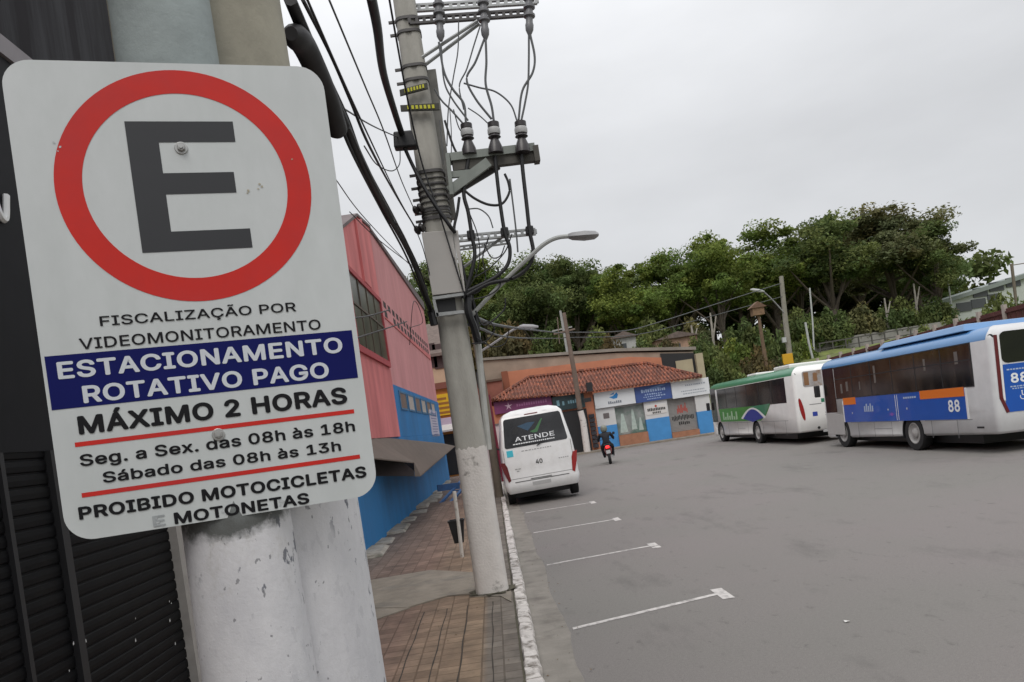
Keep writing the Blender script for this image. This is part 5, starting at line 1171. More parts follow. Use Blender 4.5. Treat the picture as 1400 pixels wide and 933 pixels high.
b = MB(); b.hexa([(-.008, 7.55, .42), (-.008, 8.8, .42), (.003, 8.8, .42), (.003, 7.55, .42), (-.008, 7.55, 1.05), (-.008, 8.75, 1.15), (.003, 8.75, 1.15), (.003, 7.55, 1.05)]); b.build('door_panel', mat('door_silver', (0.42, 0.41, 0.40), 0.4, 0.05, 2), t)
def arch_liner(t, y, r, x):
    b = MB(); n = 20; P = [(y + math.cos(math.pi * k / n) * (r - .012), .46 + math.sin(math.pi * k / n) * (r - .012)) for k in range(n + 1)] + [(y - r + .012, .2), (y + r - .012, .2)]
    P = P[:n + 1] + [(y - r + .012, .34)]; P = [(y + r - .012, .34)] + P
    x0, x1 = (x + .012, x + .31); m_ = len(P)
    b.add([(x0, a, c) for a, c in P] + [(x1, a, c) for a, c in P], [(i, i + 1, m_ + i + 1, m_ + i) for i in range(m_ - 1)] + [tuple(range(m_, 2 * m_))]); b.build('wheel_arch', BLACK, t)
for y in (3.55, 7.75): arch_liner(t, y, .55, 0)
for y in (3.55, 7.75): wheel(t, .03, y, .47); wheel(t, 2.47, y, .47, side=1)
b = MB()
b.hexa([(.22, -.012, .93), (2.28, -.012, .93), (2.28, .004, .93), (.22, .004, .93), (.25, -.012, 2.0), (2.25, -.012, 2.0), (2.25, .004, 2.0), (.25, .004, 2.0)]); rear = b.build('rear_panel', BUSB, t)
b = MB(); b.prism([(x, .004, z) for x, z in rrect(.24, 2.26, 2.03, 2.74, .14, 5)], (0, -.014, 0)); b.build('rear_window', GLASS, t)
b = MB()
b.bar((.15, -.008, 2.68), (.13, -.008, 1.25), .07, .02, up=(0, 1, 0)); b.bar((.13, -.008, 1.27), (.25, -.008, .93), .07, .02, up=(0, 1, 0)); b.bar((2.35, -.008, 2.78), (2.40, -.008, 1.25), .09, .02, up=(0, 1, 0)); b.bar((2.40, -.008, 1.27), (2.24, -.008, .93), .09, .02, up=(0, 1, 0)); b.split('tail_strip', MARO, t)
b = MB(); b.bar((.21, -.008, 2.66), (.20, -.008, 1.2), .045, .02, up=(0, 1, 0)); b.build('white_trim', WHITEP, t)
b = MB(); b.box(.95, 1.1, -.02, -.012, .95, 1.1); b.box(2.0, 2.2, -.02, -.012, .95, 1.1); b.build('tail_light', mat('red_lens', (0.30, 0.015, 0.015), 0.25), t)
b = MB()
# wheelchair symbol and small lettering rows on the back
c = V(.62, -.0135, 1.22)
b.lathe(c + V(-.01, 0, .15), [(.018, 0), (.018, .003)], axis=(0, -1, 0), n=10); b.bar(c + V(-.01, 0, .13), c + V(-.005, 0, .06), .02, .004, up=(0, 1, 0)); b.bar(c + V(-.005, 0, .065), c + V(.05, 0, .06), .018, .004, up=(0, 1, 0)); b.bar(c + V(.05, 0, .065), c + V(.075, 0, .0), .018, .004, up=(0, 1, 0))
for k in range(9):
    a0, a1 = R(150 + 24 * k), R(150 + 24 * (k + 1)); b.bar(c + V(.0 + math.cos(a0) * .06, 0, .03 + math.sin(a0) * .06), c + V(math.cos(a1) * .06, 0, .03 + math.sin(a1) * .06), .016, .004, up=(0, 1, 0))
b.build('wheelchair_symbol', WLET, rear)
b = MB(); random.seed(77)
for z, x0, x1, h in ((1.86, .32, .95, .03), (1.475, .36, .92, .028), (1.43, .40, .90, .024)):
    x = x0
    while x < x1:
        wv = random.uniform(.03, .07); b.box(x, x + wv, -.0145, -.0125, z, z + h); x += wv + .02
b.build('small_rear_lettering', mat('bus_pale_lettering', (0.40, 0.48, 0.62), 0.4), rear)
b = MB(); b.lathe((.09, .06, 2.66), [(.055, 0), (.055, .03)], axis=(-.7, -.7, 0), n=12); b.box(-.01, .02, .5, .75, .60, .64); b.build('marker_lamp', BLACK, t)
b = MB(); b.prism([(.12, 1.0, 2.90), (.12, 5.2, 2.90), (.24, 5.0, 3.06), (.24, 1.2, 3.08)], (2.2, 0, 0)); b.build('roof_fairing', BUSL, t, bevel=.03)
b = MB(); b.hexa([(-.22, 8.95, 1.7), (-.05, 8.95, 1.7), (-.05, 9.1, 1.7), (-.22, 9.1, 1.7), (-.22, 8.95, 2.1), (-.05, 8.95, 2.1), (-.05, 9.1, 2.1), (-.22, 9.1, 2.1)]); b.build('side_mirror', BLACK, t, bevel=.03)
b = MB(); b.box(.40, 2.1, 1.2, L1 - .5, .19, .42); b.build('underbody_shade', BLACK, t)  # underbody, black and hung low to deepen the shade beneath the bus

# white and green bus
t = thing('city_bus', 'white and green city bus parked in front of the blue bus by the shops', 'bus', (11.17, 28.0, 0), (0, R(1.6), R(-.2)), 'buses parked on the far side', local=True)
L2 = 11.3
BGR = mat('bus_green', (0.03, 0.19, 0.09), 0.35, 0.1, 1, coat=0.3); BLG = mat('bus_leaf_green', (0.05, 0.22, 0.02), 0.35, 0.25, 1.2)
body = bus_body(L2, t, BGR, mat('bus_white', (0.80, 0.79, 0.77), 0.35, 0.06, 1.5, coat=0.3)); cut_arches(body, (4.55, 9.75), .46, .55, 2.5)
b = MB(); sp(b, .85, 9.7, 1.62, 2.58); sp(b, 10.0, 10.85, 1.0, 2.68, x=-.007); o = b.build('side_window', GLASSB, t)
b = MB()
for y in (2.3, 3.8, 5.3, 6.8, 8.3): sp(b, y, y + .04, 1.64, 2.56, x=-.010)
b.build('window_bar', BLACK, o)
b = MB(); b.add([(-.006, 2.6, 1.62), (-.006, 9.7, 1.62), (-.006, 9.5, 1.0), (-.006, 3.9, .98), (-.006, 3.2, 1.2)], [(0, 1, 2, 3, 4)]); b.build('green_side_panel', BLG, t)
b = MB(); b.add([(-.009, 2.6, 1.66), (-.009, 4.6, 1.62), (-.009, 5.4, 1.50), (-.009, 3.4, 1.15)], [(0, 1, 2, 3)]); b.build('dark_green_patch', BGR, t)
def leaf(x, y0, y1, z0, h, n=14): return [(x, y0 + (y1 - y0) * k / n, z0 + h * math.sin(math.pi * k / n)) for k in range(n + 1)]
b = MB(); p = leaf(-.012, 3.2, 6.4, 1.12, .44); q = leaf(-.012, 3.5, 6.1, 1.08, .40); b.add(p + q[::-1], [tuple(range(len(p) + len(q)))]); b.build('white_arc', WHITEP, t)
seams(t, (1.2, 2.4, 3.7, 5.6, 7.0, 8.4), .36, .93, ((.93, .9, 3.9), (.93, 5.2, 9.1), (.66, 6.0, 7.0)))
b = MB(); p = leaf(-.0135, 3.5, 6.1, 1.10, .39); b.add(p + [(-.0135, 4.9, .94)], [tuple(range(len(p) + 1))]); b.build('blue_emblem', mat('bus_deep_blue', (0.018, 0.03, 0.26), 0.35), t)
b = MB(); random.seed(15)
for i in range(7): sp(b, 8.9 - i * .33, 9.1 - i * .33, 1.08, 1.08 + random.uniform(.15, .4), x=-.012)
b.build('pale_lettering', mat('bus_pale_green', (0.35, 0.50, 0.32), 0.4), t)
for y in (4.55, 9.75): arch_liner(t, y, .55, 0)
for y in (4.55, 9.75): wheel(t, .03, y, .47); wheel(t, 2.47, y, .47, side=1)
b = MB(); b.prism([(x, .004, z) for x, z in rrect(.35, 2.2, 2.12, 2.70, .08, 4)], (0, -.012, 0)); rw = b.build('rear_window', mat('rear_advert', (0.34, 0.32, 0.31), 0.4, 0.5, 1.4, col2=(0.22, 0.12, 0.05), thr=(0.5, 0.62)), t)
b = MB(); b.box(.40, .58, -.014, -.009, 2.18, 2.66); b.box(.75, .9, -.014, -.009, 2.3, 2.6); b.build('advert_picture', mat('advert_brown', (0.24, 0.12, 0.05), 0.5), rw)
b = MB(); b.box(2.02, 2.18, -.012, .004, 1.9, 2.85); b.box(1.7, 2.01, -.012, .004, 2.72, 2.84); b.build('yellow_stripe', mat('bus_yellow', (0.62, 0.50, 0.03), 0.4), t)
b = MB(); b.prism([(.20 + .075 * math.cos(2 * math.pi * k / 20) + .06 * math.sin(2 * math.pi * k / 20) * -1, .01, 1.32 + .42 * math.sin(2 * math.pi * k / 20)) for k in range(20)], (0, -.025, 0)); b.build('tail_light', mat('red_lens', (0.45, 0.02, 0.015)), t)
b = MB(); rp_(b, .95, 1.6, 1.50, 1.64); rp_(b, 1.1, 2.1, 1.68, 1.73); rp_(b, 1.3, 2.1, 1.42, 1.47); b.build('green_lettering', mat('rear_green', (0.03, 0.20, 0.11), 0.5), t)
b = MB(); rp_(b, .50, .95, 1.45, 1.475); rp_(b, 1.05, 1.9, 1.10, 1.13); rp_(b, 1.05, 1.7, 1.02, 1.045); b.build('grey_lettering', mat('rear_grey', (0.25, 0.25, 0.25), 0.5), t)
b = MB(); rp_(b, .58, .76, 1.02, 1.18); b.build('access_symbol', mat('symbol_blue', (0.03, 0.06, 0.35), 0.5), t)
b = MB(); b.lathe((.09, .06, 2.62), [(.06, 0), (.06, .03)], axis=(-.7, -.7, 0), n=12); b.lathe((.75, .0, .58), [(.05, 0), (.05, .02)], axis=(0, -1, 0), n=12); b.build('marker_lamp', BLACK, t)
b = MB(); b.box(.4, 2.1, 1.2, 2.9, 2.9, 3.08); b.box(.5, 2.0, 5.3, 6.5, 2.92, 3.04); b.split('roof_unit', mat('bus_white', (0.7, 0.69, 0.67)), t, bevel=.05)
b = MB(); b.hexa([(-.20, 11.0, 1.6), (-.04, 11.0, 1.6), (-.04, 11.15, 1.6), (-.20, 11.15, 1.6), (-.20, 11.0, 2.0), (-.04, 11.0, 2.0), (-.04, 11.15, 2.0), (-.20, 11.15, 2.0)]); b.build('side_mirror', BLACK, t, bevel=.03)
b = MB(); b.box(.40, 2.1, 1.2, L2 - .5, .19, .42); b.build('underbody_shade', BLACK, t)  # black low underbody that also stands for the contact shade
b = MB(); rp_(b, .9, 1.4, .40, .50); b.build('number_plate', mat('plate_grey', (0.5, 0.5, 0.5), 0.5), t)

RD_ = mat('dark_red_lens', (0.12, 0.008, 0.01), 0.25)
# white van
t = thing('van', 'white passenger van parked at the kerb behind the main pole', 'van', (0.15, 21.5, 0), (R(.4), R(-1.4), 0), local=True)
LV, WV = 5.3, 2.14
spec = [(.36, .10), (.46, .03), (.62, 0), (.72, .015), (1.10, .02), (1.60, .05), (2.48, .20), (2.60, .30), (2.67, .52), (2.69, .8)]
vb = MB(); vb.loft(rings(LV, WV, spec, .16, .5)); vb.build('body', WHITEP, t, smooth=True, ang=35)
def vins(z):
    for (z0, i0), (z1, i1) in zip(spec[:-1], spec[1:]):
        if z0 <= z <= z1: return i0 + (i1 - i0) * (z - z0) / (z1 - z0)
def vr(x, z, d=0.006): return V(x, vins(z) - d, z)
def vquad(b, x0, x1, z0, z1, d=.006, xt0=None, xt1=None):
    xt0 = x0 if xt0 is None else xt0; xt1 = x1 if xt1 is None else xt1
    b.add([vr(x0, z0, d), vr(x1, z0, d), vr(xt1, z1, d), vr(xt0, z1, d), vr(x0, z0, -.02), vr(x1, z0, -.02), vr(xt1, z1, -.02), vr(xt0, z1, -.02)], [(0, 1, 2, 3), (0, 4, 5, 1), (1, 5, 6, 2), (2, 6, 7, 3), (3, 7, 4, 0)])
# window with rounded corners, on the slanted back
b = MB()
q = []
for x, z in rrect(.17, WV - .17, 1.64, 2.46, .07, 5):
    f_ = (z - 1.64) / .82; xm = WV / 2; q.append(vr(xm + (x - xm) * (1 - .10 * f_), z, .010))
b.add(q + [p + V(0, .03, 0) for p in q], [tuple(range(len(q)))] + [(i, (i + 1) % len(q), len(q) + (i + 1) % len(q), len(q) + i) for i in range(len(q))])
win = b.build('rear_window', mat('van_glass', (0.030, 0.031, 0.034), 0.15, 0.35, 1.2, spec=0.55, col2=(0.014, 0.014, 0.016), thr=(0.42, 0.6)), t)
sl = math.atan2(.15, .88); uz = V(0, math.sin(sl), math.cos(sl))
b = MB(); b.text('ATENDE', vr(.50, 1.80, .013), (1, 0, 0), uz, 1.12, .125, bold=.015); b.build('lettering', WLET, win)
b = MB(); b.text('', vr(.5, 1.8, .01), (1, 0, 0), uz, 1, .1) if False else None
x = .42; random.seed(19)
while x < 1.62:
    wv = random.uniform(.03, .07); vquad(b, x, x + wv, 1.715, 1.745, .013); x += wv + .018
b.build('small_lettering', WLET, win)
b = MB(); b.add([vr(.95, 2.02, .013), vr(1.10, 2.06, .013), vr(1.32, 2.33, .013), vr(1.36, 2.33, .013), vr(1.16, 1.98, .013), vr(1.05, 1.97, .013)], [(0, 1, 2, 3, 4, 5)]); b.build('green_swoosh', mat('logo_green', (0.05, 0.16, 0.06), 0.4), win)
b = MB(); b.add([vr(.62, 2.22, .013), vr(.92, 2.28, .013), vr(1.14, 2.27, .013), vr(1.0, 2.14, .013), vr(.9, 2.05, .013)], [(0, 1, 2, 3, 4)]); b.build('blue_swoosh', mat('logo_blue', (0.03, 0.075, 0.13), 0.4), win)
b = MB(); b.add([vr(.45, 2.02, .012), vr(.5, 2.15, .012), vr(.6, 2.21, .012), vr(.62, 2.12, .012), vr(.55, 2.0, .012)], [(0, 1, 2, 3, 4)]); b.build('dark_swoosh', mat('logo_dark', (0.012, 0.012, 0.013), 0.4), win)
b = MB(); b.bar(vr(1.07, 1.60, .02), vr(1.32, 1.70, .02), .02, .02, up=(0, 1, 0)); b.bar(vr(1.30, 1.69, .022), vr(.72, 1.675, .022), .014, .02, up=(0, 1, 0)); b.build('wiper', BLACK, t)
b = MB(); vquad(b, .88, 1.26, 2.50, 2.53, .012); b.build('brake_lamp', RD_, t)
b = MB()
for x_ in (.62, 1.42): vquad(b, x_, x_ + .10, 2.545, 2.565, .012)
b.split('hinge', WHITEP, t)
b = MB(); vquad(b, .20, .38, 1.40, 1.58, .008); b.build('cyan_sticker', mat('cyan_sticker', (0.06, 0.50, 0.62), 0.4), t)
b = MB(); x = .62; random.seed(23)
while x < 1.45:
    wv = random.uniform(.03, .08); vquad(b, x, x + wv, 1.50, 1.525, .006); x += wv + .025
for xx, zz in ((.36, 1.02), (.45, 1.02), (.40, .96)): vquad(b, xx, xx + .07, zz, zz + .03, .006)
for i in range(5): vquad(b, 1.62 + i * .06, 1.66 + i * .06, 1.14, 1.165, .006)
b.build('grey_lettering', mat('van_grey', (0.36, 0.36, 0.36), 0.5), t)
b = MB(); b.text('40', vr(.97, 1.10, .008), (1, 0, 0), (0, 0, 1), .19, .12, bold=.04); b.build('fleet_number', mat('van_dark_grey', (0.06, 0.06, 0.06), 0.5), t)
RL = mat('red_lens', (0.45, 0.02, 0.015)); RD = mat('dark_red_lens', (0.12, 0.008, 0.01), 0.25)
for s in (0, 1):
    f_ = (lambda x: x) if s == 0 else (lambda x: WV - x)
    b = MB(); pts = [(-.02, 1.28), (.10, 1.26), (.16, 1.12), (.20, .74), (.13, .70), (.03, 1.0)]
    vv = [V(f_(x), vins(z) - .012, z) for x, z in pts] + [V(f_(x), vins(z) + .14, z) for x, z in pts]; k = len(pts)
    b.add(vv, [tuple(range(k)), tuple(range(k, 2 * k))] + [(i, (i + 1) % k, k + (i + 1) % k, k + i) for i in range(k)]); b.build('tail_light', RD if s == 0 else RL, t)
b = MB(); vquad(b, .30, WV - .30, .665, .685, .01); b.build('bumper_groove', mat('groove_grey', (0.10, 0.10, 0.10), 0.6), t)
b = MB(); vquad(b, .78, 1.30, .52, .62, .008); pl = b.build('number_plate', mat('plate_grey', (0.5, 0.5, 0.5)), t)
b = MB(); vquad(b, .75, 1.35, .70, .72, .012); b.build('door_handle', mat('groove_grey', (0.1, 0.1, 0.1)), t)
b = MB(); vquad(b, .13, WV - .13, .765, .775, .004); vquad(b, .105, .115, .77, 1.62, .004); vquad(b, WV - .115, WV - .105, .77, 1.62, .004); b.build('tailgate_seam', mat('groove_grey', (0.1, 0.1, 0.1)), t)
b = MB(); b.box(.25, WV - .25, .75, LV - .5, .17, .45); b.build('underbody_shade', BLACK, t)  # underbody as a low black box, darkening the shade under the van
for y in (.95, 4.2): wheel(t, .04, y, .36, wd=.22); wheel(t, WV - .04, y, .36, side=1, wd=.22)
b = MB(); b.cbox((-.17, 4.1, 1.72), .20, .12, .40); b.tube([(-.1, 4.1, 1.6), (.1, 4.1, 1.5)], .03, 6); b.build('side_mirror', BLACK, t, bevel=.03)
b = MB()
for s in (.048, WV - .048):
    b.hexa([(s - .03 + .11, .5, 1.62), (s + .03 - .11 if s > 1 else s + .05, .5, 1.62), (s + .05, 3.9, 1.62), (s - .03, 3.9, 1.62), (s - .03 + .11, .6, 2.3), (s + .05, .6, 2.3), (s + .05, 3.9, 2.3), (s - .03, 3.9, 2.3)]) if False else None

# motorcycle and rider
mo = gnd(836, 636)
mo = V(4.95, 33.6, 0)
t = thing('motorcycle', 'red motor scooter with glowing tail light ridden towards the shops', 'motorcycle', mo, (0, R(-3), R(-8)), local=True); t.scale = (1.1, 1.08, 1.08)
MR = mat('scooter_red', (0.30, 0.015, 0.02), 0.35, coat=0.4)
b = MB(); b.lathe((-.06, .25, .27), [(.17, 0), (.25, .0), (.27, .03), (.27, .09), (.25, .12), (.17, .12)], axis=(1, 0, 0), n=22); wo = b.build('wheel', RUBBER, t, smooth=True); b = MB(); b.lathe((-.05, .25, .27), [(.17, 0), (.04, .02), (.04, .08), (.17, .10)], axis=(1, 0, 0), n=16); b.build('rim', RIM, wo)
b = MB(); b.lathe((-.05, 1.5, .27), [(.17, 0), (.25, .0), (.27, .03), (.27, .07), (.25, .10), (.17, .10)], axis=(1, 0, 0), n=22); b.build('wheel', RUBBER, t, smooth=True)
def er(y, z, wx, hz, n=12): return [(wx * math.cos(2 * math.pi * k / n), y, z + hz * math.sin(2 * math.pi * k / n)) for k in range(n)]
b = MB(); b.loft([er(.02, .70, .05, .04), er(.08, .68, .13, .10), er(.4, .60, .16, .16), er(.75, .52, .15, .15), er(1.0, .38, .14, .10), er(1.15, .45, .16, .16), er(1.25, .75, .18, .22), er(1.32, .95, .12, .08)]); b.build('body', MR, t, smooth=True)
b = MB(); b.loft([er(.15, .79, .10, .03), er(.3, .80, .15, .05), er(.9, .76, .13, .05), er(1.0, .72, .08, .03)]); b.build('seat', BLACK, t, smooth=True)
b = MB(); b.cbox((0, .02, .72), .14, .04, .10); b.build('tail_light', emis('tail_glow', (0.8, 0.02, 0.02), 3.0), t, bevel=.01)
b = MB(); b.cbox((0, -.02, .52), .17, .02, .14); b.build('number_plate', mat('plate_grey', (0.5, 0.5, 0.5)), t)
b = MB(); b.loft([[(-.08, .0, .40), (.08, .0, .40), (.08, .02, .44), (-.08, .02, .44)], [(-.08, .1, .56), (.08, .1, .56), (.08, .12, .58), (-.08, .12, .58)]]); b.build('mudguard', BLACK, t)
b = MB(); b.tube([(-.36, 1.2, 1.02), (-.15, 1.3, 1.0), (.15, 1.3, 1.0), (.36, 1.2, 1.02)], .016, 6); b.build('handlebar', BLACK, t)
for s in (-1, 1):
    b = MB(); b.tube([(s * .25, 1.27, 1.0), (s * .34, 1.27, 1.17)], .01, 5); b.lathe((s * .36, 1.26, 1.2), [(.06, 0), (.06, .02)], axis=(0, 1, 0), n=10); b.build('mirror', BLACK, t)
b = MB(); b.tube([(.14, .05, .33), (.14, .6, .30)], .045, 8); b.build('exhaust', STEEL, t)
# rider grown as one skin
def skin_person(name, verts, edges, radii, m, parent=None, root=0):
    me = bpy.data.meshes.new(name); me.from_pydata(verts, edges, [])
    o = bpy.data.objects.new(name, me); COL.objects.link(o)
    o.modifiers.new('skin', 'SKIN'); s_ = o.modifiers.new('sub', 'SUBSURF'); s_.levels = 2; s_.render_levels = 2
    if not me.skin_vertices: me.attributes
    for i, r_ in enumerate(radii):
        me.skin_vertices[0].data[i].radius = (r_, r_) if not isinstance(r_, tuple) else r_
    me.skin_vertices[0].data[root].use_root = True
    bpy.context.view_layer.update()
    dg = bpy.context.evaluated_depsgraph_get(); ev = o.evaluated_get(dg)
    m2 = bpy.data.meshes.new_from_object(ev); bpy.data.objects.remove(o)
    vs = [tuple(v.co) for v in m2.vertices]; fs = [tuple(p.vertices) for p in m2.polygons]
    b = MB(); b.add(vs, fs); r_ = b.build(name, m, parent, smooth=True, ang=180)
    return r_
t = thing('person', 'motorcyclist in dark jacket and pale helmet seen from behind', 'person', mo, (0, R(-3), R(-8)), local=True); t.scale = (1.14, 1.08, 1.08)
JKT = mat('dark_clothes', (0.012, 0.014, 0.02), 0.8, 0.2, 5)
vs = [(0, .50, .88), (0, .52, 1.02), (0, .56, 1.20), (0, .60, 1.34), (0, .62, 1.42), (0, .63, 1.50),
      (-.11, .52, .86), (-.20, .86, .80), (-.17, .88, .42), (-.17, 1.0, .36), (.11, .52, .86), (.20, .86, .80), (.17, .88, .42), (.17, 1.0, .36),
      (-.19, .60, 1.32), (-.30, .78, 1.12), (-.30, 1.10, 1.06), (-.30, 1.20, 1.05), (.19, .60, 1.32), (.30, .78, 1.12), (.30, 1.10, 1.06), (.30, 1.20, 1.05)]
vs = [(x, y, z - .08) for x, y, z in vs]
ed = [(0, 1), (1, 2), (2, 3), (3, 4), (4, 5), (0, 6), (6, 7), (7, 8), (8, 9), (0, 10), (10, 11), (11, 12), (12, 13), (3, 14), (14, 15), (15, 16), (16, 17), (3, 18), (18, 19), (19, 20), (20, 21)]
ra = [.16, .15, .16, .13, .065, .07, .11, .085, .06, .05, .11, .085, .06, .05, .075, .058, .045, .04, .075, .058, .045, .04]
skin_person('body', vs, ed, ra, JKT, t)
b = MB(); c = V(0, .64, 1.47); b.loft([[c + V(math.cos(2 * math.pi * k / 16) * .135 * s_, math.sin(2 * math.pi * k / 16) * .155 * s_, z) for k in range(16)] for z, s_ in ((-.13, .72), (-.10, .9), (-.02, 1), (.06, .95), (.11, .75), (.14, .45), (.15, .1))])
hel = b.build('helmet', mat('helmet_olive_grey', (0.20, 0.21, 0.17), 0.35, 0.05, 6), t, smooth=True)
b = MB(); b.box(-.10, .10, .775, .80, 1.42, 1.51); b.build('visor', GLASS, hel, bevel=.01)

# ------------------------------------------------------------------ pole by the shops
t = thing('utility_pole', 'old slender utility pole with white foot in front of the corner shops', 'utility pole', (5.7, 46.8, 0.1))
POL3 = mat('weathered_pole', (0.17, 0.125, 0.10), 0.9, 0.25, 1.5)
def pt(px, py): return at(px, py, 46.8)
b = MB(); b.tube([pt(793, 560), pt(785, 508), pt(778, 470), pt(771, 428)], [.17, .15, .13, .11], 10); b.build('shaft', POL3, t, smooth=True)
b = MB(); b.tube([V(pt(803, 618).x, 46.8, .1), pt(797, 575), pt(793.5, 562)], [.21, .195, .185], 14); b.build('painted_foot', POLEW, t, smooth=True)
b = MB(); b.bar(pt(757, 457), pt(786, 450), .09, .10); b.bar(pt(762, 434), pt(765, 470), .05, .05, up=(0, 1, 0)); b.build('crossarm', POL3, t)
b = MB(); b.cbox(pt(801, 530) + V(.2, -.1, 0), .35, .3, .55); b.cbox(pt(797, 548) + V(.25, 0, 0), .5, .2, .25); b.build('meter_box', BLACK, t)
t = thing('utility_pole', 'thin pale grey pole left of the shop utility pole, against the trees', 'utility pole', (4.6, 60, 4))
p0 = at(776, 482, 60); b = MB(); b.tube([p0, at(766, 425, 60)], [.12, .09], 8); b.build('shaft', mat('pale_pole', (0.30, 0.30, 0.29), 0.8, 0.1, 2), t)
b = MB(); b.tube([p0, V(p0.x + .05, 60, 2)], .12, 8); b.build('foot', mat('pale_pole', (0.3, 0.3, 0.29)), t)
b = MB(); b.bar(at(755, 453, 60), at(782, 447, 60), .08, .1); b.build('crossarm', mat('pale_pole', (0.3, 0.3, 0.29)), t)

# ------------------------------------------------------------------ tall lamp pole, posts, fence on the bank
t = thing('lamp_pole', 'tall concrete lamp pole with yellow box behind the green bus', 'lamp pole', (24.2, 60, 4.4))
POLG = mat('bank_pole', (0.25, 0.235, 0.20), 0.9, 0.2, 1.5)
bb = at(1081, 497, 60); b = MB(); b.tube([V(bb.x, 60, 2.0), bb, at(1074, 440, 60), at(1068, 378, 60)], [.24, .23, .2, .16], 10); b.build('shaft', POLG, t, smooth=True)
b = MB(); b.tube(smoothpts([at(1074, 430, 59.9), at(1056, 410, 59.7), at(1044, 399, 59.5)]), .05, 7); arm = b.build('lamp_arm', LAMPG, t, smooth=True)
b = MB(); p, q = at(1045, 399, 59.5), at(1026, 396, 59.4); b.tube([p, p.lerp(q, .3), p.lerp(q, .8), q], [.06, .14, .12, .04], 8); b.build('lamp_head', mat('lamp_pale', (0.45, 0.46, 0.46), 0.5), arm, smooth=True)
b = MB(); c = at(1077, 491, 59.65); b.cbox(c, .82, .15, .82); b.build('yellow_box', mat('yellow_board', (0.62, 0.34, 0.015), 0.5, 0.05, 2), t, bevel=.02)
b = MB(); b.cbox(at(1072, 465, 59.8), .3, .2, .4); b.build('camera_box', mat('lamp_pale', (0.45, 0.46, 0.46)), t)
def post(label, pts, r, y, m, name='post', cat='post', group=None):
    b = MB(); P = [at(*p, y) for p in pts]; P[0] = V(P[0].x, y, min(P[0].z, hill_z(P[0].x, y) - .1)) if False else P[0]
    b.tube(P, r, 8); o = b.build(name, m, at=P[0]); return tag(o, label, cat, group)
PW_ = mat('white_post', (0.42, 0.43, 0.43), 0.7, 0.1, 2)
post('white lamp post rising from the grass bank right of the yellow box', [(1114, 500), (1111, 440), (1107, 394)], .07, 66, PW_)
post('short white post right of the yellow box pole on the bank', [(1112, 494), (1106, 470), (1101, 441)], .09, 60, PW_)
post('thin white pole before the trees on the right end of the bank', [(1303, 445), (1300, 412), (1296, 384)], .08, 75, PW_)
t = thing('utility_pole', 'dark utility pole with short arm near the pale building at right edge', 'utility pole', at(1392, 440, 72))
b = MB(); b.tube([at(1396, 470, 72), at(1390, 420, 72), at(1383, 361, 72)], .14, 8); b.build('shaft', mat('dark_pole', (0.16, 0.135, 0.105)), t)
b = MB(); b.bar(at(1383, 363, 72), at(1402, 360, 72), .07, .08); b.build('crossarm', mat('dark_pole', (0.16, 0.135, 0.105)), t)
# brown post with a small roofed box
t = thing('birdhouse_post', 'rough brown post topped by a small tan roofed box on the bank', 'post', at(1045, 500, 56))
b = MB(); b.tube([at(1050, 515, 56), at(1043, 470, 56), at(1037, 432, 56)], [.16, .14, .12], 8); b.build('shaft', mat('rough_bark', (0.15, 0.10, 0.065), 0.95, 0.3, 3), t)
b = MB(); c = at(1035, 427, 56); b.box(c.x - .4, c.x + .45, 55.7, 56.3, c.z - .25, c.z + .3); bx_ = b.build('box', mat('tan_wood', (0.20, 0.125, 0.075), 0.9, 0.3, 3), t)
b = MB(); b.prism([(c.x - .6, 55.6, c.z + .3), (c.x + .65, 55.6, c.z + .3), (c.x + .02, 55.6, c.z + .75)], (0, .8, 0)); b.build('roof', mat('red_brown_wood', (0.15, 0.09, 0.06), 0.9, 0.3, 3), bx_)

# maroon fence running behind the buses
t = thing('fence', 'maroon slatted fence with pale posts behind the buses', 'fence', (17, 40, 3))
MF = mat('maroon_fence', (0.085, 0.026, 0.024), 0.85, 0.3, 2); PF = mat('pale_fence_post', (0.36, 0.31, 0.28), 0.85, 0.2, 3)
f0, f1 = onx(1118, 494, 18.6), onx(1412, 412, 18.6)
b = MB(); nseg = 60
for i in range(nseg):
    a, c = f0.lerp(f1, i / nseg), f0.lerp(f1, (i + .80) / nseg)
    b.hexa([V(a.x, a.y, 1.5), V(c.x, c.y, 1.5), V(c.x + .04, c.y, 1.5), V(a.x + .04, a.y, 1.5), V(a.x, a.y, a.z), V(c.x, c.y, c.z), V(c.x + .04, c.y, c.z), V(a.x + .04, a.y, a.z)])
b.build('slats', MF, t)
b = MB(); b.bar(f0 + V(-.03, 0, -.12), f1 + V(-.03, 0, -.12), .05, .07); b.build('rail', MF, t)
for i in range(0, nseg + 1, 5):
    a = f0.lerp(f1, i / nseg); b = MB(); b.box(a.x - .07, a.x + .06, a.y - .07, a.y + .07, 1.4, a.z + .16); b.build('post', PF, t)
b = MB(); g0, g1 = onx(1118, 494, 18.6), 0
# retaining wall under the fence
t = thing('retaining_wall', 'low reddish retaining wall below the maroon fence', 'wall', (17.6, 40, 0))
b = MB(); b.hexa([(18.5, f0.y + 1, 0), (18.5, f1.y - 4, 0), (18.9, f1.y - 4, 0), (18.9, f0.y + 1, 0), (18.5, f0.y + 1, f0.z - .9), (18.5, f1.y - 4, f1.z - .9), (18.9, f1.y - 4, f1.z - .9), (18.9, f0.y + 1, f0.z - .9)]); b.build('panel', mat('red_wall', (0.20, 0.10, 0.075), 0.9, 0.25, 1), t)
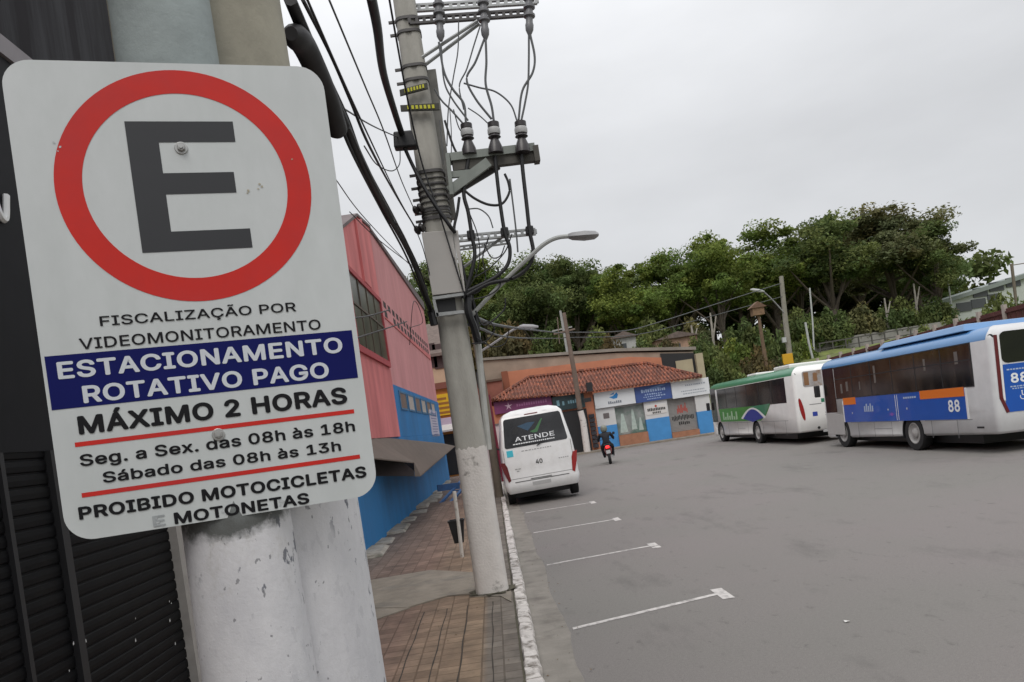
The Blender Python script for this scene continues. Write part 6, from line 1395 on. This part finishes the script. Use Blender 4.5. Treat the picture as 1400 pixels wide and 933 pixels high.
# rail along the upper path
t = thing('fence', 'low dark rail along the upper edge of the grass bank', 'fence', (34, 66, 5))
b = MB()
p, q = at(1120, 470, 64), at(1262, 446, 64)
b.bar(p, q, .06, .10); b.bar(p + V(0, 0, -.5), q + V(0, 0, -.5), .05, .07)
for i in range(9): c = p.lerp(q, i / 8); b.bar(c + V(0, 0, .05), V(c.x, c.y, c.z - 1.3), .09, .09, up=(0, 1, 0))
b.build('rails', mat('dark_rail', (0.08, 0.075, 0.07), 0.8), t)
b = MB(); p, q = at(1110, 468, 70), at(1300, 438, 72)
b.prism([V(p.x, p.y, p.z - 1.6), V(q.x, q.y, q.z - 1.6), V(q.x, q.y, q.z), V(p.x, p.y, p.z)], (0, .3, 0))
o = b.build('retaining_wall', mat('grey_wall', (0.26, 0.25, 0.235), 0.9, 0.2, .8), at=p); tag(o, 'long pale grey wall below the trees at the top of the bank', 'wall')

# pale building on the right
t = thing('building', 'pale grey two-storey building with dark windows right of the trees', 'building', (60, 92, 6))
b = MB(); yb = 92
tl, tr = at(1288, 416, yb), at(1440, 366, yb)
b.prism([V(tl.x, yb, 2), V(tr.x, yb, 2), tr, tl], (0, 12, 0)); b.build('wall', mat('pale_green_white', (0.46, 0.49, 0.46), 0.85, 0.08, .5), t)
b = MB(); b.prism([tl + V(-.6, -.5, -.1), tr + V(.5, -.5, -.1), tr + V(.5, -.5, .45), tl + V(-.6, -.5, .35)], (0, 13, 0)); b.build('roof', mat('grey_green_roof', (0.22, 0.25, 0.235), 0.8, 0.1, 1), t)
for (x, y) in ((1318, 420), (1338, 415), (1360, 408), (1340, 400), (1362, 392), (1385, 386)):
    c = at(x, y, yb - .05); b = MB(); b.box(c.x - .9, c.x + .9, yb - .12, yb - .02, c.z - .55, c.z + .55); b.build('window', mat('dull_glass', (0.06, 0.065, 0.07), 0.3), t)
# small houses seen under the trees
for lab, (x, y), wv, hv, m, mr_ in (('small white house under the trees above the salmon building', (852, 470), 2.2, 1.6, mat('house_white', (0.42, 0.42, 0.40), 0.85, 0.2, 1), TILEB), ('small peach house under the trees near the right end of the slab roof', (926, 470), 3.4, 1.6, mat('house_peach', (0.42, 0.27, 0.19), 0.85, 0.35, 1), TILEB), ('small pale house at the far right end under the trees', (1283, 437), 4.5, 2.4, mat('house_sand', (0.42, 0.34, 0.26), 0.85, 0.2, 1), TILEB)):
    yy = 63 if x < 1000 else 84
    c = at(x, y, yy); t = thing('house', lab, 'house', (c.x, yy, hill_z(c.x, yy)))
    b = MB(); b.box(c.x - wv / 2, c.x + wv / 2, yy, yy + 3, hill_z(c.x, yy) - .3, c.z + hv * .3); b.build('wall', m, t)
    b = MB(); b.prism([(c.x - wv / 2 - .2, yy - .3, c.z + hv * .3), (c.x + wv / 2 + .2, yy - .3, c.z + hv * .3), (c.x + .1, yy - .3, c.z + hv * .62)], (0, 3.5, 0)); b.build('roof', mr_, t)
    b = MB(); b.box(c.x - .2, c.x + .25, yy - .03, yy, c.z - .5, c.z + .0); b.build('window', mat('dull_glass', (0.06, 0.065, 0.07)), t)

# ------------------------------------------------------------------ trees
LEAFS = [mat('foliage_deep', (0.115, 0.152, 0.050), 0.75, 0.25, .25, tint=True, spec=.25), mat('foliage_fresh', (0.135, 0.185, 0.040), 0.75, 0.25, .25, tint=True, spec=.25), mat('foliage_olive', (0.135, 0.140, 0.062), 0.75, 0.25, .25, tint=True, spec=.25), mat('foliage_brownish', (0.12, 0.10, 0.045), 0.8, 0.3, .4, tint=True, spec=.25)]
BARK = mat('bark', (0.13, 0.105, 0.085), 0.95, 0.3, 2); BARKP = mat('pale_bark', (0.30, 0.275, 0.24), 0.95, 0.3, 2)
def leaf_mesh(name, centers, radii, per, size, rng, squash=.75):
    "many small leaf faces scattered in clumps"
    n = len(centers) * per
    c = np.repeat(np.array(centers), per, axis=0); r = np.repeat(np.array(radii), per)
    d = rng.normal(size=(n, 3)); d /= np.linalg.norm(d, axis=1)[:, None]
    rad = r * (rng.random(n) ** .45)
    p = c + d * rad[:, None] * np.array([1, 1, squash])
    nn = rng.normal(size=(n, 3)) * .8 + d * .5 + np.array([0, 0, .55]); nn /= np.linalg.norm(nn, axis=1)[:, None]
    a = np.cross(nn, rng.normal(size=(n, 3))); a /= np.linalg.norm(a, axis=1)[:, None]
    b_ = np.cross(nn, a); s = size * rng.uniform(.6, 1.35, n)[:, None]
    A0 = a * s; B0 = b_ * s * .5
    q = np.stack([p - A0, p + B0 - A0 * .1, p + A0, p - B0 + A0 * .1], axis=1).reshape(-1, 3)
    me = bpy.data.meshes.new(name)
    me.vertices.add(4 * n); me.vertices.foreach_set('co', q.ravel())
    me.loops.add(4 * n); me.loops.foreach_set('vertex_index', np.arange(4 * n))
    me.polygons.add(n); me.polygons.foreach_set('loop_start', np.arange(0, 4 * n, 4)); me.polygons.foreach_set('loop_total', np.full(n, 4))
    me.update()
    at_ = me.attributes.new('tint', 'FLOAT_COLOR', 'CORNER')
    cl = np.repeat(rng.uniform(.72, 1.35, len(centers)), per) * rng.uniform(.7, 1.35, n)
    hue = np.repeat(rng.uniform(-.12, .16, len(centers)), per)
    col = np.stack([cl * (1 + hue), cl, cl * (1 - hue * .5), np.ones(n)], axis=1)
    at_.data.foreach_set('color', np.repeat(col, 4, axis=0).ravel())
    me.validate()
    return me
def make_tree_meshes(seed, H=15.0, R0=6.0, cb=.20, nclump=150, per=210, size=.155):
    rng = np.random.default_rng(seed); random.seed(seed)
    cz = H * (cb + 1) / 2; hz = H * (1 - cb) / 2
    # a few big boughs, each carrying clumps, so that the outline is uneven and gaps stay between the boughs
    boughs = []
    for k in range(13):
        a = 2.4 * k + rng.uniform(-.4, .4); q = (k % 5 + 1) / 5.2; h = rng.uniform(-.75, .85) * (1.05 - .6 * q)
        boughs.append(np.array([math.cos(a) * q * R0 * .80, math.sin(a) * q * R0 * .80, cz + h * hz * .82]))
    boughs.append(np.array([0, 0, cz + hz * .68])); boughs.append(np.array([R0 * .25, R0 * .2, cz + hz * .62]))
    cs = []; rs = []
    for i in range(nclump):
        bo = boughs[rng.integers(0, len(boughs))]
        d = rng.normal(size=3); d /= np.linalg.norm(d)
        cs.append(bo + d * np.array([2.3, 2.3, 1.7]) * rng.uniform(.2, 1.0)); rs.append(rng.choice([.4, .6, .8, 1.2, 1.5]))
    C_ = np.array(cs); D_ = np.linalg.norm(C_[:, None] - C_[None], axis=2); ok = (D_ < 1.75).sum(1) >= 5   # no clump hangs in the air by itself
    cs = [c for c, k in zip(cs, ok) if k]; rs = [c for c, k in zip(rs, ok) if k]
    crown = leaf_mesh('crown', cs, rs, per, size, rng)
    b = MB(); b.tube(smoothpts([(0, 0, -1.5), (.1, 0, H * .18), (.0, .1, H * .36), (.2, 0, H * .6)], 4), [.34 - .018 * i for i in range(13)], 8)
    for i in range(9):
        tgt = Vector(boughs[i]); z0 = H * rng.uniform(.16, .42); st = Vector((0.05, 0, z0)); mid = st.lerp(tgt, .5) + V(0, 0, -.4 + .8 * random.random())
        pts = smoothpts([st, mid, tgt], 4); b.tube(pts, [.15 - .012 * j for j in range(len(pts))], 5)
    tmp = b.build('trunk', BARK, smooth=True); me = tmp.data; bpy.data.objects.remove(tmp)
    return me, crown
PROTO = [make_tree_meshes(s_) for s_ in (101, 202, 303, 404, 505)]
SPARSE = [make_tree_meshes(s_, nclump=145, per=200, size=.155) for s_ in (606, 707)]
def tree(name, label, px, top, halfw, y, mi, proto, rot, group, bark=None, H=15.0):
    c = at(px, top, y); x = c.x; zb = hill_z(x, y); hgt = c.z - zb
    t = thing(name, label, 'tree', (x, y, zb), (0, 0, rot), group, local=True)
    wv = halfw / 1050 * y / 6.0
    t.scale = (wv, wv, hgt / H)
    for nm, me, m in (('trunk', proto[0], bark or BARK), ('crown', proto[1], LEAFS[mi])):
        o = bpy.data.objects.new(nm, me); COL.objects.link(o); o.parent = t
        if not me.materials: me.materials.append(m)
        o.material_slots[0].link = 'OBJECT'; o.material_slots[0].material = m
    return t
GT = 'trees on the hill behind the street'
T = [(1266, 291, 76, 76, 0, 5, 'loose olive tree at the right end of the tree line'), (1205, 277, 112, 80, 2, 3, 'tallest broad olive tree near the right end of the tree line'), (1120, 290, 105, 76, 0, 1, 'broad green tree above the white bank posts, left of the tallest tree'),
     (1042, 298, 105, 80, 1, 2, 'dense green tree behind the tall lamp pole'), (968, 315, 82, 75, 1, 3, 'bright green tree over the gap between shops and green bus'), (905, 343, 80, 79, 1, 4, 'bright green tree rising over the right half of the corner shops'),
     (840, 353, 82, 74, 1, 0, 'fresh green tree over the left half of the tile roof ridge'), (772, 346, 80, 78, 0, 1, 'deep green tree directly behind the roof top utility pole'), (712, 343, 80, 72, 0, 2, 'deep green tree behind the lamp arm of the main pole'),
     (650, 347, 82, 76, 1, 3, 'olive tree right behind the main pole and its panel box'), (588, 350, 78, 73, 0, 4, 'deep green tree between the pink building and the main pole'), (530, 362, 76, 78, 0, 1, 'deep green tree rising just above the pink parapet')]
for i, (px, top, hw, y, mi, pr, lab) in enumerate(T):
    tree('tree', lab, px, top, hw, y, mi, (PROTO + SPARSE)[pr], i * 1.7, GT)
T2 = [(1246, 330, 90, 92, 0, 'back row tree filling between the two rightmost trees'), (1160, 312, 90, 94, 2, 'back row tree behind the gap left of the tallest tree'), (1078, 325, 90, 93, 0, 'back row tree behind the tall lamp pole top'), (1000, 338, 90, 94, 0, 'back row tree behind the bright tree and the green bus'), (930, 356, 90, 92, 1, 'back row tree behind the right end of the slab roof'), (870, 366, 90, 93, 0, 'back row tree behind the middle of the tile roof'), (800, 366, 90, 92, 0, 'back row tree behind the roof top utility pole at its right'), (735, 362, 90, 94, 0, 'back row tree between the lamp head and the roof top pole'), (675, 362, 90, 93, 0, 'back row tree behind the lamp arm foot'), (612, 366, 90, 92, 0, 'back row tree glimpsed left of the panel box')]
for i, (px, top, hw, y, mi, lab) in enumerate(T2):
    tree('tree', lab, px, top, hw, y, mi, PROTO[(i + 2) % 5], i * 2.3 + 1, 'trees in the back row on the hill')
T3 = [(1225, 372, 105, 104, 0, 'shaded low tree deep behind the right end of the rail'), (1135, 372, 105, 106, 0, 'shaded low tree deep behind the white lamp post'), (1050, 374, 105, 104, 0, 'shaded low tree deep behind the birdhouse post'), (965, 382, 105, 106, 0, 'shaded low tree deep behind the forked bare trunk'), (880, 392, 105, 104, 0, 'shaded low tree deep behind the small white house'), (790, 392, 105, 106, 0, 'shaded low tree deep behind the small cream house'), (700, 394, 105, 104, 0, 'shaded low tree deep behind the slim lamp pole'), (610, 396, 105, 106, 0, 'shaded low tree deep behind the beige house')]
for i, (px, top, hw, y, mi, lab) in enumerate(T3):
    tree('tree', lab, px, top, hw, y, mi, PROTO[(i + 1) % 5], i * 1.1 + .5, 'low trees deep in the wood on the hill')
# the dark wood behind, which reads as one mass
rng = np.random.default_rng(77); cs = []; rs = []
for k in range(420):
    x = rng.uniform(-30, 76); y = rng.uniform(108, 124); z0 = hill_z(x, y); cs.append((x, y, z0 + rng.uniform(.2, 9.5 + 1.5 * math.sin(x * .4)))); rs.append(rng.uniform(1.2, 2.6))
me = leaf_mesh('woodland', cs, rs, 110, .55, rng); me.materials.append(LEAFS[0])
o = bpy.data.objects.new('woodland', me); COL.objects.link(o)
tag(o, 'dark wood filling the space under and behind the hill trees', 'wood', kind='stuff')
# bushes along the foot of the hill
BUSH = []
for s_ in (11, 22, 33):
    rng = np.random.default_rng(s_); cs = []; rs = []
    for k in range(22):
        a = rng.uniform(0, 6.28); q = rng.uniform(0, 1) ** .5; cs.append((math.cos(a) * q * 1.0, math.sin(a) * q * 1.0, rng.uniform(.15, 1.0) * (1.3 - .7 * q))); rs.append(rng.uniform(.3, .55))
    BUSH.append(leaf_mesh('crown', cs, rs, 160, .095, rng, 1.0))
def bush(label, px, top, bot, hw, y, mi, k, group='bushes at the foot of the hill'):
    c = at(px, top, y); z0 = min(at(px, bot, y).z, c.z - 1)
    me = BUSH[k % 3]; o = bpy.data.objects.new('bush', me); COL.objects.link(o)
    if not me.materials: me.materials.append(LEAFS[0])
    o.material_slots[0].link = 'OBJECT'; o.material_slots[0].material = LEAFS[mi]
    wv = hw / 1050 * y / 1.3; o.location = (c.x, y, z0); o.scale = (wv, wv, (c.z - z0) / 1.6); o.rotation_euler = (0, 0, k * 1.3)
    tag(o, label, 'bush', group)
for i, (px, top, bot, hw, y, mi, lab) in enumerate((
    (630, 438, 520, 36, 66, 3, 'brownish bush just right of the main pole below the lamp arm'), (690, 436, 510, 40, 66, 3, 'brownish green bush behind the slim lamp pole arm'), (745, 440, 500, 36, 66, 0, 'dark bush left of the roof top pole over the slab roof'),
    (815, 440, 500, 40, 68, 0, 'dark bush right of the roof top pole over the slab roof'), (890, 432, 500, 44, 68, 0, 'dark bush between the white and the peach house'), (965, 445, 525, 36, 62, 0, 'dark green bush just right of the slab roof end'),
    (1000, 455, 530, 34, 59, 1, 'fresh green bush above the front of the green bus'), (1032, 470, 535, 32, 57, 3, 'brownish bush at the foot of the birdhouse post'), (1058, 440, 530, 30, 61, 0, 'deep green shrub left of the tall lamp pole'), (1096, 450, 520, 24, 63, 1, 'green shrub between the lamp pole and the short white post'),
    (985, 480, 540, 28, 55, 0, 'low dark shrub behind the green bus front'), (1015, 425, 500, 38, 68, 0, 'tall dark bush behind the birdhouse post'), (945, 425, 500, 36, 70, 2, 'olive bush behind the peach house'),
    (1372, 395, 470, 44, 66, 0, 'dark round bush below the pale building at the right edge'), (1410, 400, 470, 34, 64, 0, 'dark bush cut by the right edge of the view'),
    (1140, 425, 480, 46, 80, 0, 'shaded bush under the trees above the grass bank, left one'), (1205, 415, 470, 50, 82, 0, 'shaded bush under the trees above the grass bank, middle one'), (1262, 410, 460, 40, 84, 0, 'shaded bush under the trees above the grass bank, right one'),
    (880, 452, 500, 24, 60, 0, 'low dark bush in front of the small white house, right of it'), (832, 455, 500, 20, 60, 3, 'low brownish bush left of the small white house'), (912, 452, 500, 20, 60, 3, 'low brownish bush before the left end of the peach house'), (948, 455, 500, 20, 60, 0, 'low dark bush before the right end of the peach house'),
    (1088, 418, 470, 28, 69, 0, 'dark bush hiding trunks right of the tall lamp pole'), (1128, 412, 470, 32, 70, 0, 'dark bush hiding trunks above the left end of the pale bank wall'), (1172, 408, 462, 34, 72, 2, 'olive bush hiding trunks above the middle of the pale bank wall'), (1222, 404, 458, 34, 73, 0, 'dark bush hiding trunks above the rail on the bank'), (1272, 400, 452, 32, 74, 0, 'dark bush hiding trunks at the right end of the rail'),
    (1262, 440, 475, 26, 46, 0, 'dark shrub growing on the grass strip above the middle of the blue bus'), (1215, 462, 490, 14, 50, 3, 'small brownish shrub on the grass strip above the front of the blue bus'), (1168, 470, 500, 12, 53, 0, 'small dark shrub on the grass strip near the short white post'),
    (1296, 428, 470, 26, 42, 0, 'dark shrub over the maroon fence above the rear of the blue bus'), (1345, 420, 460, 34, 40, 0, 'broad dark shrub over the maroon fence near the right edge'), (1392, 410, 455, 30, 37, 3, 'reddish shrub over the maroon fence at the right edge'),
    (590, 425, 500, 34, 68, 0, 'dark bush behind the beige house roof'))):
    bush(lab, px, top, bot, hw, y, mi, i)
# slim pale trunks standing out before the shade
for i, (px, y0, y1, yy) in enumerate(((948, 495, 445, 64), (974, 500, 428, 66), (1212, 460, 408, 72), (1252, 450, 388, 74))):
    t = thing('tree', ['pale slim bare trunk above the right end of the slab roof', 'pale forked bare trunk above the green bus front', 'pale bare trunk above the grass bank behind the rail', 'pale tall bare trunk at the right end of the grass bank'][i], 'tree', at(px, y0, yy), group='bare pale trunks on the bank')
    b = MB(); b.tube([at(px + 4, y0, yy), at(px + 1, (y0 + y1) / 2, yy), at(px - 3, y1, yy)], [.14, .11, .07], 7); b.tube([at(px + 1, (y0 + y1) / 2, yy), at(px + 5, y1 + 4, yy)], [.09, .05], 6); b.build('trunk', BARKP, t, smooth=True)
